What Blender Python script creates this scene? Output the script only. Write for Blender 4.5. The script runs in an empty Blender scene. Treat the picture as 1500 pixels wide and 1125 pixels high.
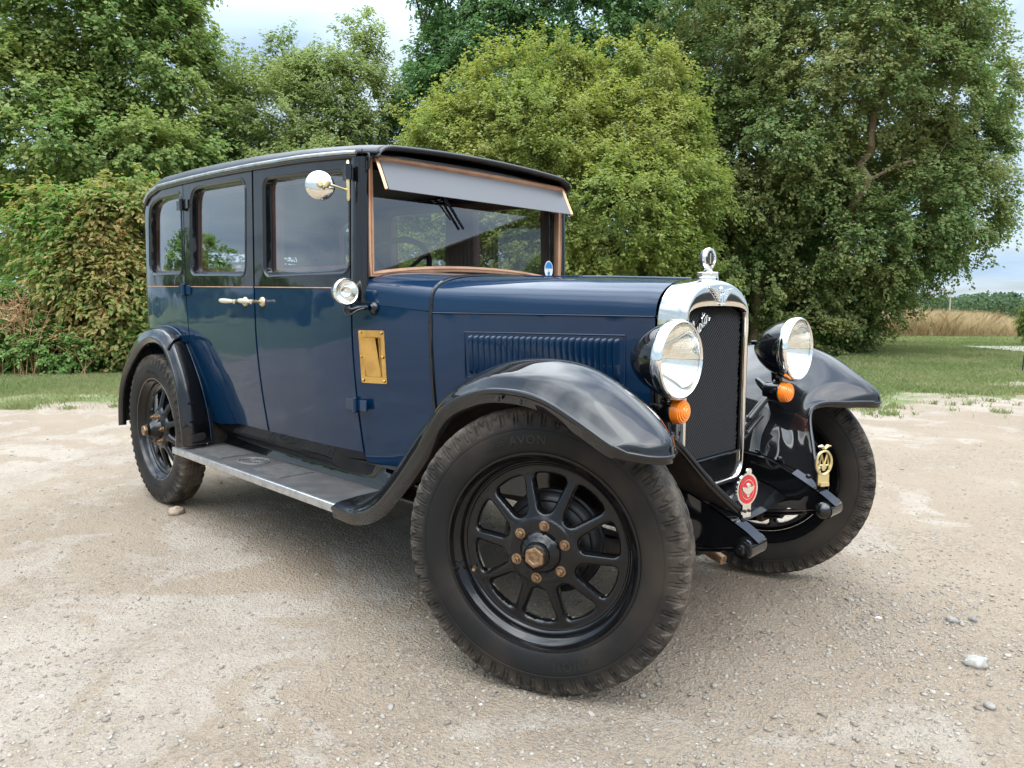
import bpy, math, random
import numpy as np
from mathutils import Vector, Matrix
from mathutils.geometry import delaunay_2d_cdt

R_ = math.radians
scene = bpy.context.scene
COL = scene.collection

# ------------------------------------------------------------------ camera
CAM = np.array([1.3624, -2.1803, 1.0894])
FWD = np.array([-0.70091435, 0.70528456, -0.10626741])
RGT = np.array([0.70905739, 0.70514358, 0.00318419])
UPV = np.array([-0.07717954, 0.07311785, 0.99433249])
FPX = 1078.35
cd = bpy.data.cameras.new("camera")
cam = bpy.data.objects.new("camera", cd)
COL.objects.link(cam)
cd.sensor_width = 36.0
cd.lens = FPX / 1500 * 36.0
cd.clip_start = 0.05
cd.clip_end = 3000
cam.matrix_world = Matrix(((RGT[0], UPV[0], -FWD[0], CAM[0]), (RGT[1], UPV[1], -FWD[1], CAM[1]),
                           (RGT[2], UPV[2], -FWD[2], CAM[2]), (0, 0, 0, 1)))
scene.camera = cam

# ------------------------------------------------------------------ light
SUN_ELEV, SUN_AZ = R_(52), R_(-28)          # azimuth measured from +x towards +y
world = bpy.data.worlds.new("World")
scene.world = world
world.use_nodes = True
wn, wl = world.node_tree.nodes, world.node_tree.links
wn.clear()
wout = wn.new('ShaderNodeOutputWorld')
wbg = wn.new('ShaderNodeBackground')
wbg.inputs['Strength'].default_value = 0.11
sky = wn.new('ShaderNodeTexSky')
sky.sky_type = 'NISHITA'
sky.sun_disc = False
sky.sun_elevation = SUN_ELEV
sky.sun_rotation = math.pi / 2 - SUN_AZ
sky.air_density = 1.0
sky.dust_density = 1.5
tc = wn.new('ShaderNodeTexCoord')
sep = wn.new('ShaderNodeSeparateXYZ')
wl.new(tc.outputs['Generated'], sep.inputs[0])
# flatten the direction on to a cloud ceiling
zc = wn.new('ShaderNodeMath'); zc.operation = 'MAXIMUM'; zc.inputs[1].default_value = 0.0
wl.new(sep.outputs['Z'], zc.inputs[0])
za = wn.new('ShaderNodeMath'); za.operation = 'ADD'; za.inputs[1].default_value = 0.14
wl.new(zc.outputs[0], za.inputs[0])
dx = wn.new('ShaderNodeMath'); dx.operation = 'DIVIDE'
dy = wn.new('ShaderNodeMath'); dy.operation = 'DIVIDE'
wl.new(sep.outputs['X'], dx.inputs[0]); wl.new(za.outputs[0], dx.inputs[1])
wl.new(sep.outputs['Y'], dy.inputs[0]); wl.new(za.outputs[0], dy.inputs[1])
cmb = wn.new('ShaderNodeCombineXYZ')
wl.new(dx.outputs[0], cmb.inputs[0]); wl.new(dy.outputs[0], cmb.inputs[1])
n1 = wn.new('ShaderNodeTexNoise')
n1.inputs['Scale'].default_value = 0.75
n1.inputs['Detail'].default_value = 7
n1.inputs['Roughness'].default_value = 0.55
n1.inputs['Distortion'].default_value = 0.35
wl.new(cmb.outputs[0], n1.inputs['Vector'])
cov = wn.new('ShaderNodeValToRGB')          # cloud cover
cov.color_ramp.elements[0].position = 0.30
cov.color_ramp.elements[1].position = 0.52
cov.color_ramp.elements[0].color = (0.30, 0.30, 0.30, 1)
wl.new(n1.outputs['Fac'], cov.inputs['Fac'])
n2 = wn.new('ShaderNodeTexNoise')
n2.inputs['Scale'].default_value = 1.3
n2.inputs['Detail'].default_value = 6
n2.inputs['Distortion'].default_value = 0.6
wl.new(cmb.outputs[0], n2.inputs['Vector'])
ccol = wn.new('ShaderNodeValToRGB')         # cloud brightness
ccol.color_ramp.elements[0].position = 0.32
ccol.color_ramp.elements[0].color = (4.6, 6.2, 8.2, 1)
ccol.color_ramp.elements[1].position = 0.62
ccol.color_ramp.elements[1].color = (7.0, 8.5, 9.9, 1)
wl.new(n2.outputs['Fac'], ccol.inputs['Fac'])
blue = wn.new('ShaderNodeMix'); blue.data_type = 'RGBA'; blue.blend_type = 'MULTIPLY'
blue.inputs['Factor'].default_value = 1.0
blue.inputs['B'].default_value = (1.5, 1.5, 1.5, 1)
wl.new(sky.outputs[0], blue.inputs['A'])
wmix = wn.new('ShaderNodeMix'); wmix.data_type = 'RGBA'
wl.new(cov.outputs['Color'], wmix.inputs['Factor'])
wl.new(blue.outputs['Result'], wmix.inputs['A'])
ccol2 = wn.new('ShaderNodeValToRGB')
ccol2.color_ramp.elements[0].position = 0.36
ccol2.color_ramp.elements[0].color = (2.4, 3.1, 4.1, 1)
ccol2.color_ramp.elements[1].position = 0.60
ccol2.color_ramp.elements[1].color = (11.5, 12.3, 13.0, 1)
wl.new(n2.outputs['Fac'], ccol2.inputs['Fac'])
hz = wn.new('ShaderNodeMapRange'); hz.inputs['From Min'].default_value = 0.36; hz.inputs['From Max'].default_value = 0.62
wl.new(sep.outputs['Z'], hz.inputs['Value'])
cm = wn.new('ShaderNodeMix'); cm.data_type = 'RGBA'
wl.new(hz.outputs['Result'], cm.inputs['Factor']); wl.new(ccol.outputs['Color'], cm.inputs['A']); wl.new(ccol2.outputs['Color'], cm.inputs['B'])
wl.new(cm.outputs['Result'], wmix.inputs['B'])
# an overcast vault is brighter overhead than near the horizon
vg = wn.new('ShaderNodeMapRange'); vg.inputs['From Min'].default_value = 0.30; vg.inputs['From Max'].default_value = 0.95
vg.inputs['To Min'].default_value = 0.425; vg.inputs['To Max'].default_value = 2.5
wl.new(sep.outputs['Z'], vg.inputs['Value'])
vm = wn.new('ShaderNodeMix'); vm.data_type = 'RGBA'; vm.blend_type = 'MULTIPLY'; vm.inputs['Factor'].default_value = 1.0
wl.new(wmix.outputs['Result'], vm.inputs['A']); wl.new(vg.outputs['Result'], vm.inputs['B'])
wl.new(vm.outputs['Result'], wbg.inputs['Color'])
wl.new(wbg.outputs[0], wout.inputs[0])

sd = bpy.data.lights.new("sun", 'SUN')
sd.energy = 0.5
sd.angle = R_(55)
sd.color = (1.0, 0.955, 0.89)
sun = bpy.data.objects.new("sun", sd)
COL.objects.link(sun)
sdir = Vector((math.cos(SUN_ELEV) * math.cos(SUN_AZ), math.cos(SUN_ELEV) * math.sin(SUN_AZ), math.sin(SUN_ELEV)))
sun.rotation_euler = sdir.to_track_quat('Z', 'Y').to_euler()
sun.location = sdir * 30

vs = scene.view_settings
vs.view_transform = 'Standard'
vs.look = 'None'
vs.exposure = 1.30
vs.gamma = 1.0
scene.render.engine = 'CYCLES'
scene.cycles.use_denoising = True
scene.cycles.max_bounces = 8
scene.cycles.transparent_max_bounces = 12
scene.cycles.caustics_reflective = False
scene.cycles.caustics_refractive = False
scene.cycles.sample_clamp_indirect = 6.0

# ------------------------------------------------------------------ helpers
def W(px, py, d):
    """world point seen at photo pixel (1500 wide) at depth d"""
    return CAM + d * (FWD + RGT * (px - 750) / FPX - UPV * (py - 562.5) / FPX)

def G(px, d, z=0.0):
    """point on the ground below photo column px at depth d"""
    p = CAM + d * (FWD + RGT * (px - 750) / FPX)
    return np.array([p[0], p[1], z])

def cr(pts, n, closed=False):
    """Catmull-Rom resample, uniform in parameter"""
    P = np.asarray(pts, float)
    m = len(P)
    if closed:
        t = np.linspace(0, m, n, endpoint=False)
        i = np.floor(t).astype(int); f = (t - i)[:, None]
        g = lambda k: P[(i + k) % m]
    else:
        t = np.linspace(0, m - 1, n)
        i = np.minimum(np.floor(t).astype(int), m - 2); f = (t - i)[:, None]
        E = np.vstack([2 * P[0] - P[1], P, 2 * P[-1] - P[-2]])
        g = lambda k: E[i + 1 + k]
    a, b, c, d = g(-1), g(0), g(1), g(2)
    return .5 * ((2 * b) + (-a + c) * f + (2 * a - 5 * b + 4 * c - d) * f ** 2 + (-a + 3 * b - 3 * c + d) * f ** 3)

def crgrid(K, nu, nv):
    K = np.asarray(K, float)
    a = np.stack([cr(K[:, j], nu) for j in range(K.shape[1])], 1)
    return np.stack([cr(a[i], nv) for i in range(nu)], 0)

def roundpoly(pts, rad, n=5):
    P = [np.array(p, float) for p in pts]
    out = []
    m = len(P)
    rads = rad if isinstance(rad, (list, tuple)) else [rad] * m
    for i in range(m):
        a, b, c = P[i - 1], P[i], P[(i + 1) % m]
        la, lc = np.linalg.norm(a - b), np.linalg.norm(c - b)
        r = min(rads[i], la * .49, lc * .49)
        if r <= 1e-6:
            out.append(b); continue
        p0, p2 = b + (a - b) / la * r, b + (c - b) / lc * r
        for k in range(n + 1):
            t = k / n
            out.append((1 - t) ** 2 * p0 + 2 * t * (1 - t) * b + t * t * p2)
    return np.array(out)

def densify(P, h):
    out = []
    for i in range(len(P)):
        a, b = P[i], P[(i + 1) % len(P)]
        n = max(1, int(math.ceil(np.linalg.norm(b - a) / h)))
        for k in range(n):
            out.append(a + (b - a) * k / n)
    return np.array(out)

def inpoly(q, P):
    x, y = q[:, 0], q[:, 1]
    r = np.zeros(len(q), bool)
    j = len(P) - 1
    for i in range(len(P)):
        xi, yi, xj, yj = P[i][0], P[i][1], P[j][0], P[j][1]
        c = ((yi > y) != (yj > y)) & (x < (xj - xi) * (y - yi) / (yj - yi + 1e-12) + xi)
        r ^= c
        j = i
    return r

def segdist(q, P):
    d = np.full(len(q), 1e9)
    for i in range(len(P)):
        a, b = P[i], P[(i + 1) % len(P)]
        ab = b - a
        t = np.clip(((q - a) @ ab) / (ab @ ab + 1e-12), 0, 1)
        d = np.minimum(d, np.linalg.norm(q - a - t[:, None] * ab, axis=1))
    return d

def tri2d(outline, holes=(), h=.04, lines=()):
    loops = [densify(np.asarray(outline, float), h)] + [densify(np.asarray(o, float), h) for o in holes]
    V, E = [], []
    for L in loops:
        s = len(V)
        V += [tuple(p) for p in L]
        E += [(s + i, s + (i + 1) % len(L)) for i in range(len(L))]
    for a, b in lines:
        a, b = np.array(a, float), np.array(b, float)
        n = max(1, int(np.linalg.norm(b - a) / h))
        s = len(V)
        V += [tuple(a + (b - a) * k / n) for k in range(n + 1)]
        E += [(s + i, s + i + 1) for i in range(n)]
    lo, hi = loops[0].min(0), loops[0].max(0)
    gx, gy = np.arange(lo[0], hi[0], h), np.arange(lo[1], hi[1], h)
    q = np.array([(x, y) for x in gx for y in gy]) if len(gx) * len(gy) else np.zeros((0, 2))
    if len(q):
        k = inpoly(q, loops[0])
        for L in loops[1:]:
            k &= ~inpoly(q, L)
        q = q[k]
        for L in loops:
            if len(q): q = q[segdist(q, L) > .45 * h]
        V += [tuple(p) for p in q]
    vv, ee, ff, *_ = delaunay_2d_cdt([Vector(p) for p in V], E, [], 0, 1e-6)
    vv = np.array([tuple(p) for p in vv])
    ff = np.array([f for f in ff if len(f) == 3])
    c = vv[ff].mean(1)
    k = inpoly(c, loops[0])
    for L in loops[1:]:
        k &= ~inpoly(c, L)
    ff = ff[k]
    a = vv[ff]
    ar = np.cross(a[:, 1] - a[:, 0], a[:, 2] - a[:, 0])
    ff[ar < 0] = ff[ar < 0][:, ::-1]
    return vv, ff

class MB:
    """collects shapes that become one mesh"""
    def __init__(s):
        s.v, s.f, s.m, s.n = [], [], [], 0
    def add(s, V, F, m=0):
        V = np.asarray(V, float).reshape(-1, 3)
        s.v.append(V)
        o = s.n
        for f in F:
            s.f.append([int(i) + o for i in f]); s.m.append(m)
        s.n += len(V)
        return s
    def box(s, c, size, m=0, rot=None):
        x, y, z = np.array(size) / 2
        V = np.array([(-x, -y, -z), (x, -y, -z), (x, y, -z), (-x, y, -z), (-x, -y, z), (x, -y, z), (x, y, z), (-x, y, z)])
        if rot is not None:
            V = V @ np.array(Matrix.Rotation(rot[1], 3, rot[0])).T
        return s.add(V + np.array(c), [(0, 3, 2, 1), (4, 5, 6, 7), (0, 1, 5, 4), (1, 2, 6, 5), (2, 3, 7, 6), (3, 0, 4, 7)], m)
    def grid(s, P, m=0, closeu=False, closev=False, flip=False):
        P = np.asarray(P, float)
        a, b = P.shape[:2]
        F = []
        for i in range(a if closeu else a - 1):
            for j in range(b if closev else b - 1):
                q = (i * b + j, ((i + 1) % a) * b + j, ((i + 1) % a) * b + (j + 1) % b, i * b + (j + 1) % b)
                F.append(q[::-1] if flip else q)
        return s.add(P.reshape(-1, 3), F, m)
    def tube(s, path, r, segs=8, m=0, closed=False, caps=True, sx=1.0, up=None):
        P = np.asarray(path, float)
        n = len(P)
        r = np.broadcast_to(np.asarray(r, float), (n,))
        if closed:
            T = np.roll(P, -1, 0) - np.roll(P, 1, 0)
        else:
            T = np.gradient(P, axis=0)
        T /= np.linalg.norm(T, axis=1)[:, None] + 1e-12
        u = np.array(up if up is not None else (0, 0, 1.0), float)
        if abs(T[0] @ u) > .95: u = np.array((1.0, 0, 0))
        rings = []
        a = np.linspace(0, 2 * np.pi, segs, endpoint=False)
        for i in range(n):
            u = u - T[i] * (T[i] @ u); u /= np.linalg.norm(u) + 1e-12
            w = np.cross(T[i], u)
            rings.append(P[i] + r[i] * (np.cos(a)[:, None] * w * sx + np.sin(a)[:, None] * u))
        s.grid(np.array(rings), m, closeu=closed, closev=True)
        if caps and not closed:
            o = s.n - n * segs
            s.f.append([o + k for k in range(segs)]); s.m.append(m)
            s.f.append([o + (n - 1) * segs + k for k in range(segs)][::-1]); s.m.append(m)
        return s
    def lathe(s, prof, org, axis, segs=32, m=0, up=None):
        """prof: (radius, distance along axis)"""
        A = np.array(axis, float); A /= np.linalg.norm(A)
        u = np.array(up if up is not None else ((0, 0, 1.0) if abs(A[2]) < .9 else (1.0, 0, 0)), float)
        u = u - A * (A @ u); u /= np.linalg.norm(u)
        w = np.cross(A, u)
        a = np.linspace(0, 2 * np.pi, segs, endpoint=False)
        ring = np.cos(a)[:, None] * u + np.sin(a)[:, None] * w
        P = np.array([np.array(org) + max(r, 1e-5) * ring + A * t for r, t in prof])
        return s.grid(P, m, closev=True, flip=True)
    def sheet(s, outline, holes, fn, h=.04, m=0, lines=(), flip=False, mfn=None, vec=False):
        vv, ff = tri2d(outline, holes, h, lines)
        V = fn(vv) if vec else np.array([fn(p) for p in vv])
        c = vv[ff].mean(1)
        if flip: ff = ff[:, ::-1]
        o = s.n
        s.v.append(V); s.n += len(V)
        for i, f in enumerate(ff):
            s.f.append([int(k) + o for k in f]); s.m.append(mfn(c[i]) if mfn else m)
        return s
    def ring(s, loops, m=0, flip=False):
        """skin between closed loops of equal length"""
        return s.grid(np.array(loops), m, closev=True, flip=flip)
    def mirror(s):
        o = MB()
        V = np.vstack(s.v) * np.array([1, -1, 1])
        o.v, o.n = [V], len(V)
        o.f = [f[::-1] for f in s.f]; o.m = list(s.m)
        return o
    def build(s, name, mats, parent=None, smooth=35, solid=None, bevel=None, label=None, loc=None):
        me = bpy.data.meshes.new(name)
        me.from_pydata(np.vstack(s.v).tolist(), [], s.f)
        if not isinstance(mats, (list, tuple)): mats = [mats]
        for k in mats: me.materials.append(k)
        me.polygons.foreach_set('material_index', np.array(s.m, np.int32))
        if smooth:
            me.polygons.foreach_set('use_smooth', np.ones(len(me.polygons), bool))
            me.set_sharp_from_angle(angle=R_(smooth))
        me.update()
        o = bpy.data.objects.new(name, me)
        COL.objects.link(o)
        if parent is not None: o.parent = parent
        if loc is not None: o.location = loc
        if solid:
            k = o.modifiers.new('solid', 'SOLIDIFY'); k.thickness = solid; k.offset = -1
        if bevel:
            k = o.modifiers.new('bevel', 'BEVEL'); k.width = bevel; k.segments = 2; k.limit_method = 'ANGLE'; k.angle_limit = R_(40)
        if label: o['label'] = label
        return o

def tag(o, label=None, cat=None, group=None, kind=None):
    if label: o['label'] = label
    if cat: o['category'] = cat
    if group: o['group'] = group
    if kind: o['kind'] = kind
    return o

def empty(name, loc=(0, 0, 0)):
    o = bpy.data.objects.new(name, None)
    COL.objects.link(o)
    o.location = loc
    o.empty_display_size = .2
    return o

def quads_mesh(name, V, mat, per=4, attr=None, smooth=False):
    """fast mesh from an array of separate polygons with `per` corners each"""
    V = np.asarray(V, np.float32).reshape(-1, 3)
    n = len(V) // per
    me = bpy.data.meshes.new(name)
    me.vertices.add(len(V)); me.vertices.foreach_set('co', V.ravel())
    me.loops.add(len(V)); me.loops.foreach_set('vertex_index', np.arange(len(V), dtype=np.int32))
    me.polygons.add(n)
    me.polygons.foreach_set('loop_start', np.arange(0, len(V), per, dtype=np.int32))
    me.polygons.foreach_set('loop_total', np.full(n, per, np.int32))
    me.materials.append(mat)
    me.update(calc_edges=True)
    if attr is not None:
        for k, a in attr.items():
            at = me.attributes.new(k, 'FLOAT', 'FACE')
            at.data.foreach_set('value', np.asarray(a, np.float32))
    return me

# numpy value noise, for shapes (not for shading)
_rng = np.random.default_rng(7)
_perm = _rng.random((64, 64))
def vnoise(x, y):
    xi, yi = np.floor(x).astype(int), np.floor(y).astype(int)
    fx, fy = x - xi, y - yi
    fx, fy = fx * fx * (3 - 2 * fx), fy * fy * (3 - 2 * fy)
    g = lambda a, b: _perm[a % 64, b % 64]
    return (g(xi, yi) * (1 - fx) + g(xi + 1, yi) * fx) * (1 - fy) + (g(xi, yi + 1) * (1 - fx) + g(xi + 1, yi + 1) * fx) * fy - .5
def fbm(x, y, o=4):
    s, a = 0, 1.0
    for k in range(o):
        s = s + a * vnoise(x * 2 ** k + 17.3 * k, y * 2 ** k + 5.1 * k); a *= .5
    return s

# ------------------------------------------------------------------ materials
def pmat(name, col, rough=.5, metal=0.0, spec=.5, coat=0.0, coat_rough=.03, bump=None, var=None, trans=0.0, rvar=None, ior=1.5, coat_ior=1.5):
    m = bpy.data.materials.new(name)
    m.use_nodes = True
    nt = m.node_tree; N, L = nt.nodes, nt.links
    b = N['Principled BSDF']
    b.inputs['Base Color'].default_value = (*col, 1)
    b.inputs['Roughness'].default_value = rough
    b.inputs['Metallic'].default_value = metal
    b.inputs['Specular IOR Level'].default_value = spec
    b.inputs['Coat Weight'].default_value = coat
    b.inputs['Coat Roughness'].default_value = coat_rough
    b.inputs['Transmission Weight'].default_value = trans
    b.inputs['IOR'].default_value = ior
    b.inputs['Coat IOR'].default_value = coat_ior
    t = N.new('ShaderNodeTexCoord')
    if var:            # (second colour, scale, lo, hi)
        n = N.new('ShaderNodeTexNoise'); n.inputs['Scale'].default_value = var[1]; n.inputs['Detail'].default_value = 6
        L.new(t.outputs['Object'], n.inputs['Vector'])
        r = N.new('ShaderNodeMapRange'); r.inputs['From Min'].default_value = var[2]; r.inputs['From Max'].default_value = var[3]
        L.new(n.outputs['Fac'], r.inputs['Value'])
        mx = N.new('ShaderNodeMix'); mx.data_type = 'RGBA'
        mx.inputs['A'].default_value = (*col, 1); mx.inputs['B'].default_value = (*var[0], 1)
        L.new(r.outputs['Result'], mx.inputs['Factor']); L.new(mx.outputs['Result'], b.inputs['Base Color'])
    if rvar:           # (scale, lo rough, hi rough)
        n = N.new('ShaderNodeTexNoise'); n.inputs['Scale'].default_value = rvar[0]; n.inputs['Detail'].default_value = 5
        L.new(t.outputs['Object'], n.inputs['Vector'])
        r = N.new('ShaderNodeMapRange'); r.inputs['From Min'].default_value = .35; r.inputs['From Max'].default_value = .7
        r.inputs['To Min'].default_value = rvar[1]; r.inputs['To Max'].default_value = rvar[2]
        L.new(n.outputs['Fac'], r.inputs['Value']); L.new(r.outputs['Result'], b.inputs['Roughness'])
    if bump:           # (scale, strength, distance)
        n = N.new('ShaderNodeTexNoise'); n.inputs['Scale'].default_value = bump[0]; n.inputs['Detail'].default_value = bump[3] if len(bump) > 3 else 3
        L.new(t.outputs['Object'], n.inputs['Vector'])
        k = N.new('ShaderNodeBump'); k.inputs['Strength'].default_value = bump[1]; k.inputs['Distance'].default_value = bump[2]
        L.new(n.outputs['Fac'], k.inputs['Height']); L.new(k.outputs['Normal'], b.inputs['Normal'])
        if coat: L.new(k.outputs['Normal'], b.inputs['Coat Normal'])
    return m

M = {}
M['blue'] = pmat('blue_paint', (.0003, .0165, .047), rough=.5, spec=.08, coat=1.0, coat_ior=1.42, coat_rough=.025, bump=(3.2, .26, .02, 2), var=((.0005, .0200, .054), 2.5, .4, .75))
M['black'] = pmat('black_paint', (.0035, .0036, .0042), rough=.5, spec=.05, coat=1.0, coat_ior=1.56, coat_rough=.03, bump=(5, .16, .02, 2))
M['wheelblack'] = pmat('wheel_black_enamel', (.005, .005, .0055), rough=.5, spec=.03, coat=1.0, coat_ior=1.42, coat_rough=.03, bump=(12, .06, .004))
M['chrome'] = pmat('nickel_plate', (.78, .745, .68), rough=.07, metal=1, bump=(9, .03, .01), rvar=(20, .04, .14))
M['chromeclean'] = pmat('chrome_plate', (.88, .875, .86), rough=.05, metal=1)
M['copper'] = pmat('copper_lacquer', (.66, .37, .22), rough=.38, metal=.5, var=((.50, .26, .15), 14, .4, .7))
M['brass'] = pmat('brass', (.72, .47, .16), rough=.28, metal=1, var=((.50, .30, .09), 18, .4, .75), bump=(25, .08, .004))
M['bronze'] = pmat('rusty_bronze', (.33, .21, .12), rough=.45, metal=.75, var=((.16, .09, .05), 60, .4, .7), bump=(80, .2, .002))
M['rubber'] = pmat('tyre_rubber', (.0105, .0102, .0098), rough=.6, var=((.042, .032, .024), 4, .45, .78), bump=(120, .10, .002), spec=.22)
def dusty(m):
    N, L = m.node_tree.nodes, m.node_tree.links
    b = N['Principled BSDF']; src = b.inputs['Base Color'].links[0].from_socket
    t = N.new('ShaderNodeTexCoord'); v = N.new('ShaderNodeVectorMath'); v.operation = 'MULTIPLY'; v.inputs[1].default_value = (1, 0, 1)
    L.new(t.outputs['Object'], v.inputs[0]); ln = N.new('ShaderNodeVectorMath'); ln.operation = 'LENGTH'; L.new(v.outputs[0], ln.inputs[0])
    r = N.new('ShaderNodeMapRange'); r.inputs['From Min'].default_value = .352; r.inputs['From Max'].default_value = .415; L.new(ln.outputs['Value'], r.inputs['Value'])
    n = N.new('ShaderNodeTexNoise'); n.inputs['Scale'].default_value = 16; n.inputs['Detail'].default_value = 7; n.inputs['Roughness'].default_value = .7; L.new(t.outputs['Object'], n.inputs['Vector'])
    k = N.new('ShaderNodeMapRange'); k.inputs['From Min'].default_value = .38; k.inputs['From Max'].default_value = .72; L.new(n.outputs['Fac'], k.inputs['Value'])
    f = N.new('ShaderNodeMath'); f.operation = 'MULTIPLY'; L.new(r.outputs['Result'], f.inputs[0]); L.new(k.outputs['Result'], f.inputs[1])
    x = N.new('ShaderNodeMix'); x.data_type = 'RGBA'; L.new(f.outputs[0], x.inputs['Factor']); L.new(src, x.inputs['A']); x.inputs['B'].default_value = (.15, .122, .094, 1)
    L.new(x.outputs['Result'], b.inputs['Base Color'])
dusty(M['rubber'])
def smudged(m, lo, hi, scale=5):
    N, L = m.node_tree.nodes, m.node_tree.links
    b = N['Principled BSDF']; t = N.new('ShaderNodeTexCoord')
    n = N.new('ShaderNodeTexNoise'); n.inputs['Scale'].default_value = scale; n.inputs['Detail'].default_value = 8; n.inputs['Roughness'].default_value = .68; L.new(t.outputs['Object'], n.inputs['Vector'])
    k = N.new('ShaderNodeMapRange'); k.inputs['From Min'].default_value = .42; k.inputs['From Max'].default_value = .75; k.inputs['To Min'].default_value = lo; k.inputs['To Max'].default_value = hi
    L.new(n.outputs['Fac'], k.inputs['Value']); L.new(k.outputs['Result'], b.inputs['Coat Roughness'])
smudged(M['blue'], .02, .13); smudged(M['black'], .02, .12); smudged(M['wheelblack'], .015, .10, 14)
M['alu'] = pmat('worn_aluminium', (.55, .56, .57), rough=.36, metal=.9, var=((.38, .38, .38), 30, .4, .7), bump=(60, .15, .002))
M['mat'] = pmat('running_board_rubber', (.052, .050, .049), rough=.6, var=((.085, .08, .075), 8, .4, .7), bump=(90, .15, .002))
M['leather'] = pmat('roof_leathercloth', (.016, .018, .021), rough=.42, bump=(160, .25, .002), var=((.03, .033, .037), 5, .4, .75))
M['wood'] = pmat('brown_garnish_wood', (.16, .055, .028), rough=.35, var=((.09, .03, .015), 9, .35, .7))
M['seat'] = pmat('seat_hide', (.03, .028, .03), rough=.5, bump=(14, .2, .01))
M['lining'] = pmat('grey_headlining', (.16, .155, .15), rough=.9)
M['dark'] = pmat('underside_dirt', (.012, .010, .009), rough=.85, var=((.045, .028, .018), 14, .45, .75), bump=(40, .3, .006))
M['amber'] = pmat('amber_lens', (1.0, .24, .012), rough=.2, coat=.8, trans=.0, bump=(60, .05, .002))
M['visor'] = pmat('grey_visor_panel', (.105, .107, .112), rough=.28, spec=.5)
M['reflector'] = pmat('lamp_reflector', (.93, .92, .87), rough=.06, metal=1)
M['white'] = pmat('white_enamel', (.80, .80, .78), rough=.25, coat=.5)
M['red'] = pmat('red_enamel', (.55, .012, .02), rough=.25, coat=.6)
M['bluesticker'] = pmat('blue_sticker', (.03, .22, .55), rough=.3)
M['oldbrass'] = pmat('worn_plated_brass', (.62, .52, .36), rough=.35, metal=.8)
M['ivory'] = pmat('ivory_handle', (.62, .56, .43), rough=.3, metal=.25)
M['tyreletter'] = pmat('tyre_rubber_lettering', (.0165, .016, .0155), rough=.5, spec=.35)
M['rust'] = pmat('rusty_underside', (.010, .006, .0045), rough=.9, var=((.042, .022, .013), 7, .48, .75), bump=(50, .5, .006))
M['dial'] = pmat('dark_grey_dial', (.05, .055, .055), rough=.1)
M['palebrass'] = pmat('pale_brass', (.76, .63, .34), rough=.3, metal=.9)
M['matrib'] = pmat('rubber_mat_ribs', (.10, .098, .095), rough=.6, var=((.15, .145, .135), 30, .4, .7))
M['core'] = pmat('radiator_core', (.006, .006, .007), rough=.6)
M['gwire'] = pmat('grille_black', (.005, .005, .006), rough=.35, spec=.22)
M['drum'] = pmat('brake_drum_black', (.012, .012, .013), rough=.4)

def glass_mat(name, tint, base, power_gain=.9):
    m = bpy.data.materials.new(name); m.use_nodes = True
    N, L = m.node_tree.nodes, m.node_tree.links
    N.clear()
    out = N.new('ShaderNodeOutputMaterial'); mix = N.new('ShaderNodeMixShader')
    tr = N.new('ShaderNodeBsdfTransparent'); tr.inputs['Color'].default_value = (*tint, 1)
    gl = N.new('ShaderNodeBsdfGlossy'); gl.inputs['Roughness'].default_value = 0.0
    lw = N.new('ShaderNodeLayerWeight'); lw.inputs['Blend'].default_value = .5
    pw = N.new('ShaderNodeMath'); pw.operation = 'POWER'; pw.inputs[1].default_value = 3.2
    L.new(lw.outputs['Facing'], pw.inputs[0])
    ma = N.new('ShaderNodeMath'); ma.operation = 'MULTIPLY_ADD'; ma.inputs[1].default_value = power_gain; ma.inputs[2].default_value = base
    ma.use_clamp = True
    L.new(pw.outputs[0], ma.inputs[0]); L.new(ma.outputs[0], mix.inputs[0])
    L.new(tr.outputs[0], mix.inputs[1]); L.new(gl.outputs[0], mix.inputs[2]); L.new(mix.outputs[0], out.inputs[0])
    return m
M['glass'] = glass_mat('window_glass', (.78, .82, .81), .20, 1.1)
M['lens'] = glass_mat('lamp_glass', (.97, .97, .95), .05, .5)
# ------------------------------------------------------------------ ground
# edge of the gravel (towards the grass), walked from left to right
EDGE = cr([(-14, -80), (-9.5, -28), (-8.3, -9), (-8.0, -.5), (-7.7, 1.2), (-6.3, 3.4), (-3.6, 5.2), (-1.9, 6.2), (-1.5, 7.0), (-1.3, 8.4), (-1.0, 10.4), (1.2, 13.5), (5, 18), (14, 26), (40, 44)], 90)
def edge_dist(x, y):
    """signed distance, positive on the grass side"""
    q = np.stack([x, y], -1).reshape(-1, 2)
    best = np.full(len(q), 1e9); sgn = np.zeros(len(q))
    for i in range(len(EDGE) - 1):
        a, b = EDGE[i], EDGE[i + 1]
        ab = b - a
        t = np.clip(((q - a) @ ab) / (ab @ ab), 0, 1)
        r = q - a - t[:, None] * ab
        d = np.hypot(r[:, 0], r[:, 1])
        k = d < best
        best[k] = d[k]; sgn[k] = np.sign(ab[0] * r[k, 1] - ab[1] * r[k, 0])
    return (best * sgn).reshape(np.shape(x))

def height(x, y):
    """lie of the land: flat yard, falling away gently far off"""
    d = np.hypot(x + 2, y)
    far = np.clip((d - 45) / 200, 0, 1)
    h = -2.6 * far * far * (3 - 2 * far)
    return h

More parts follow.
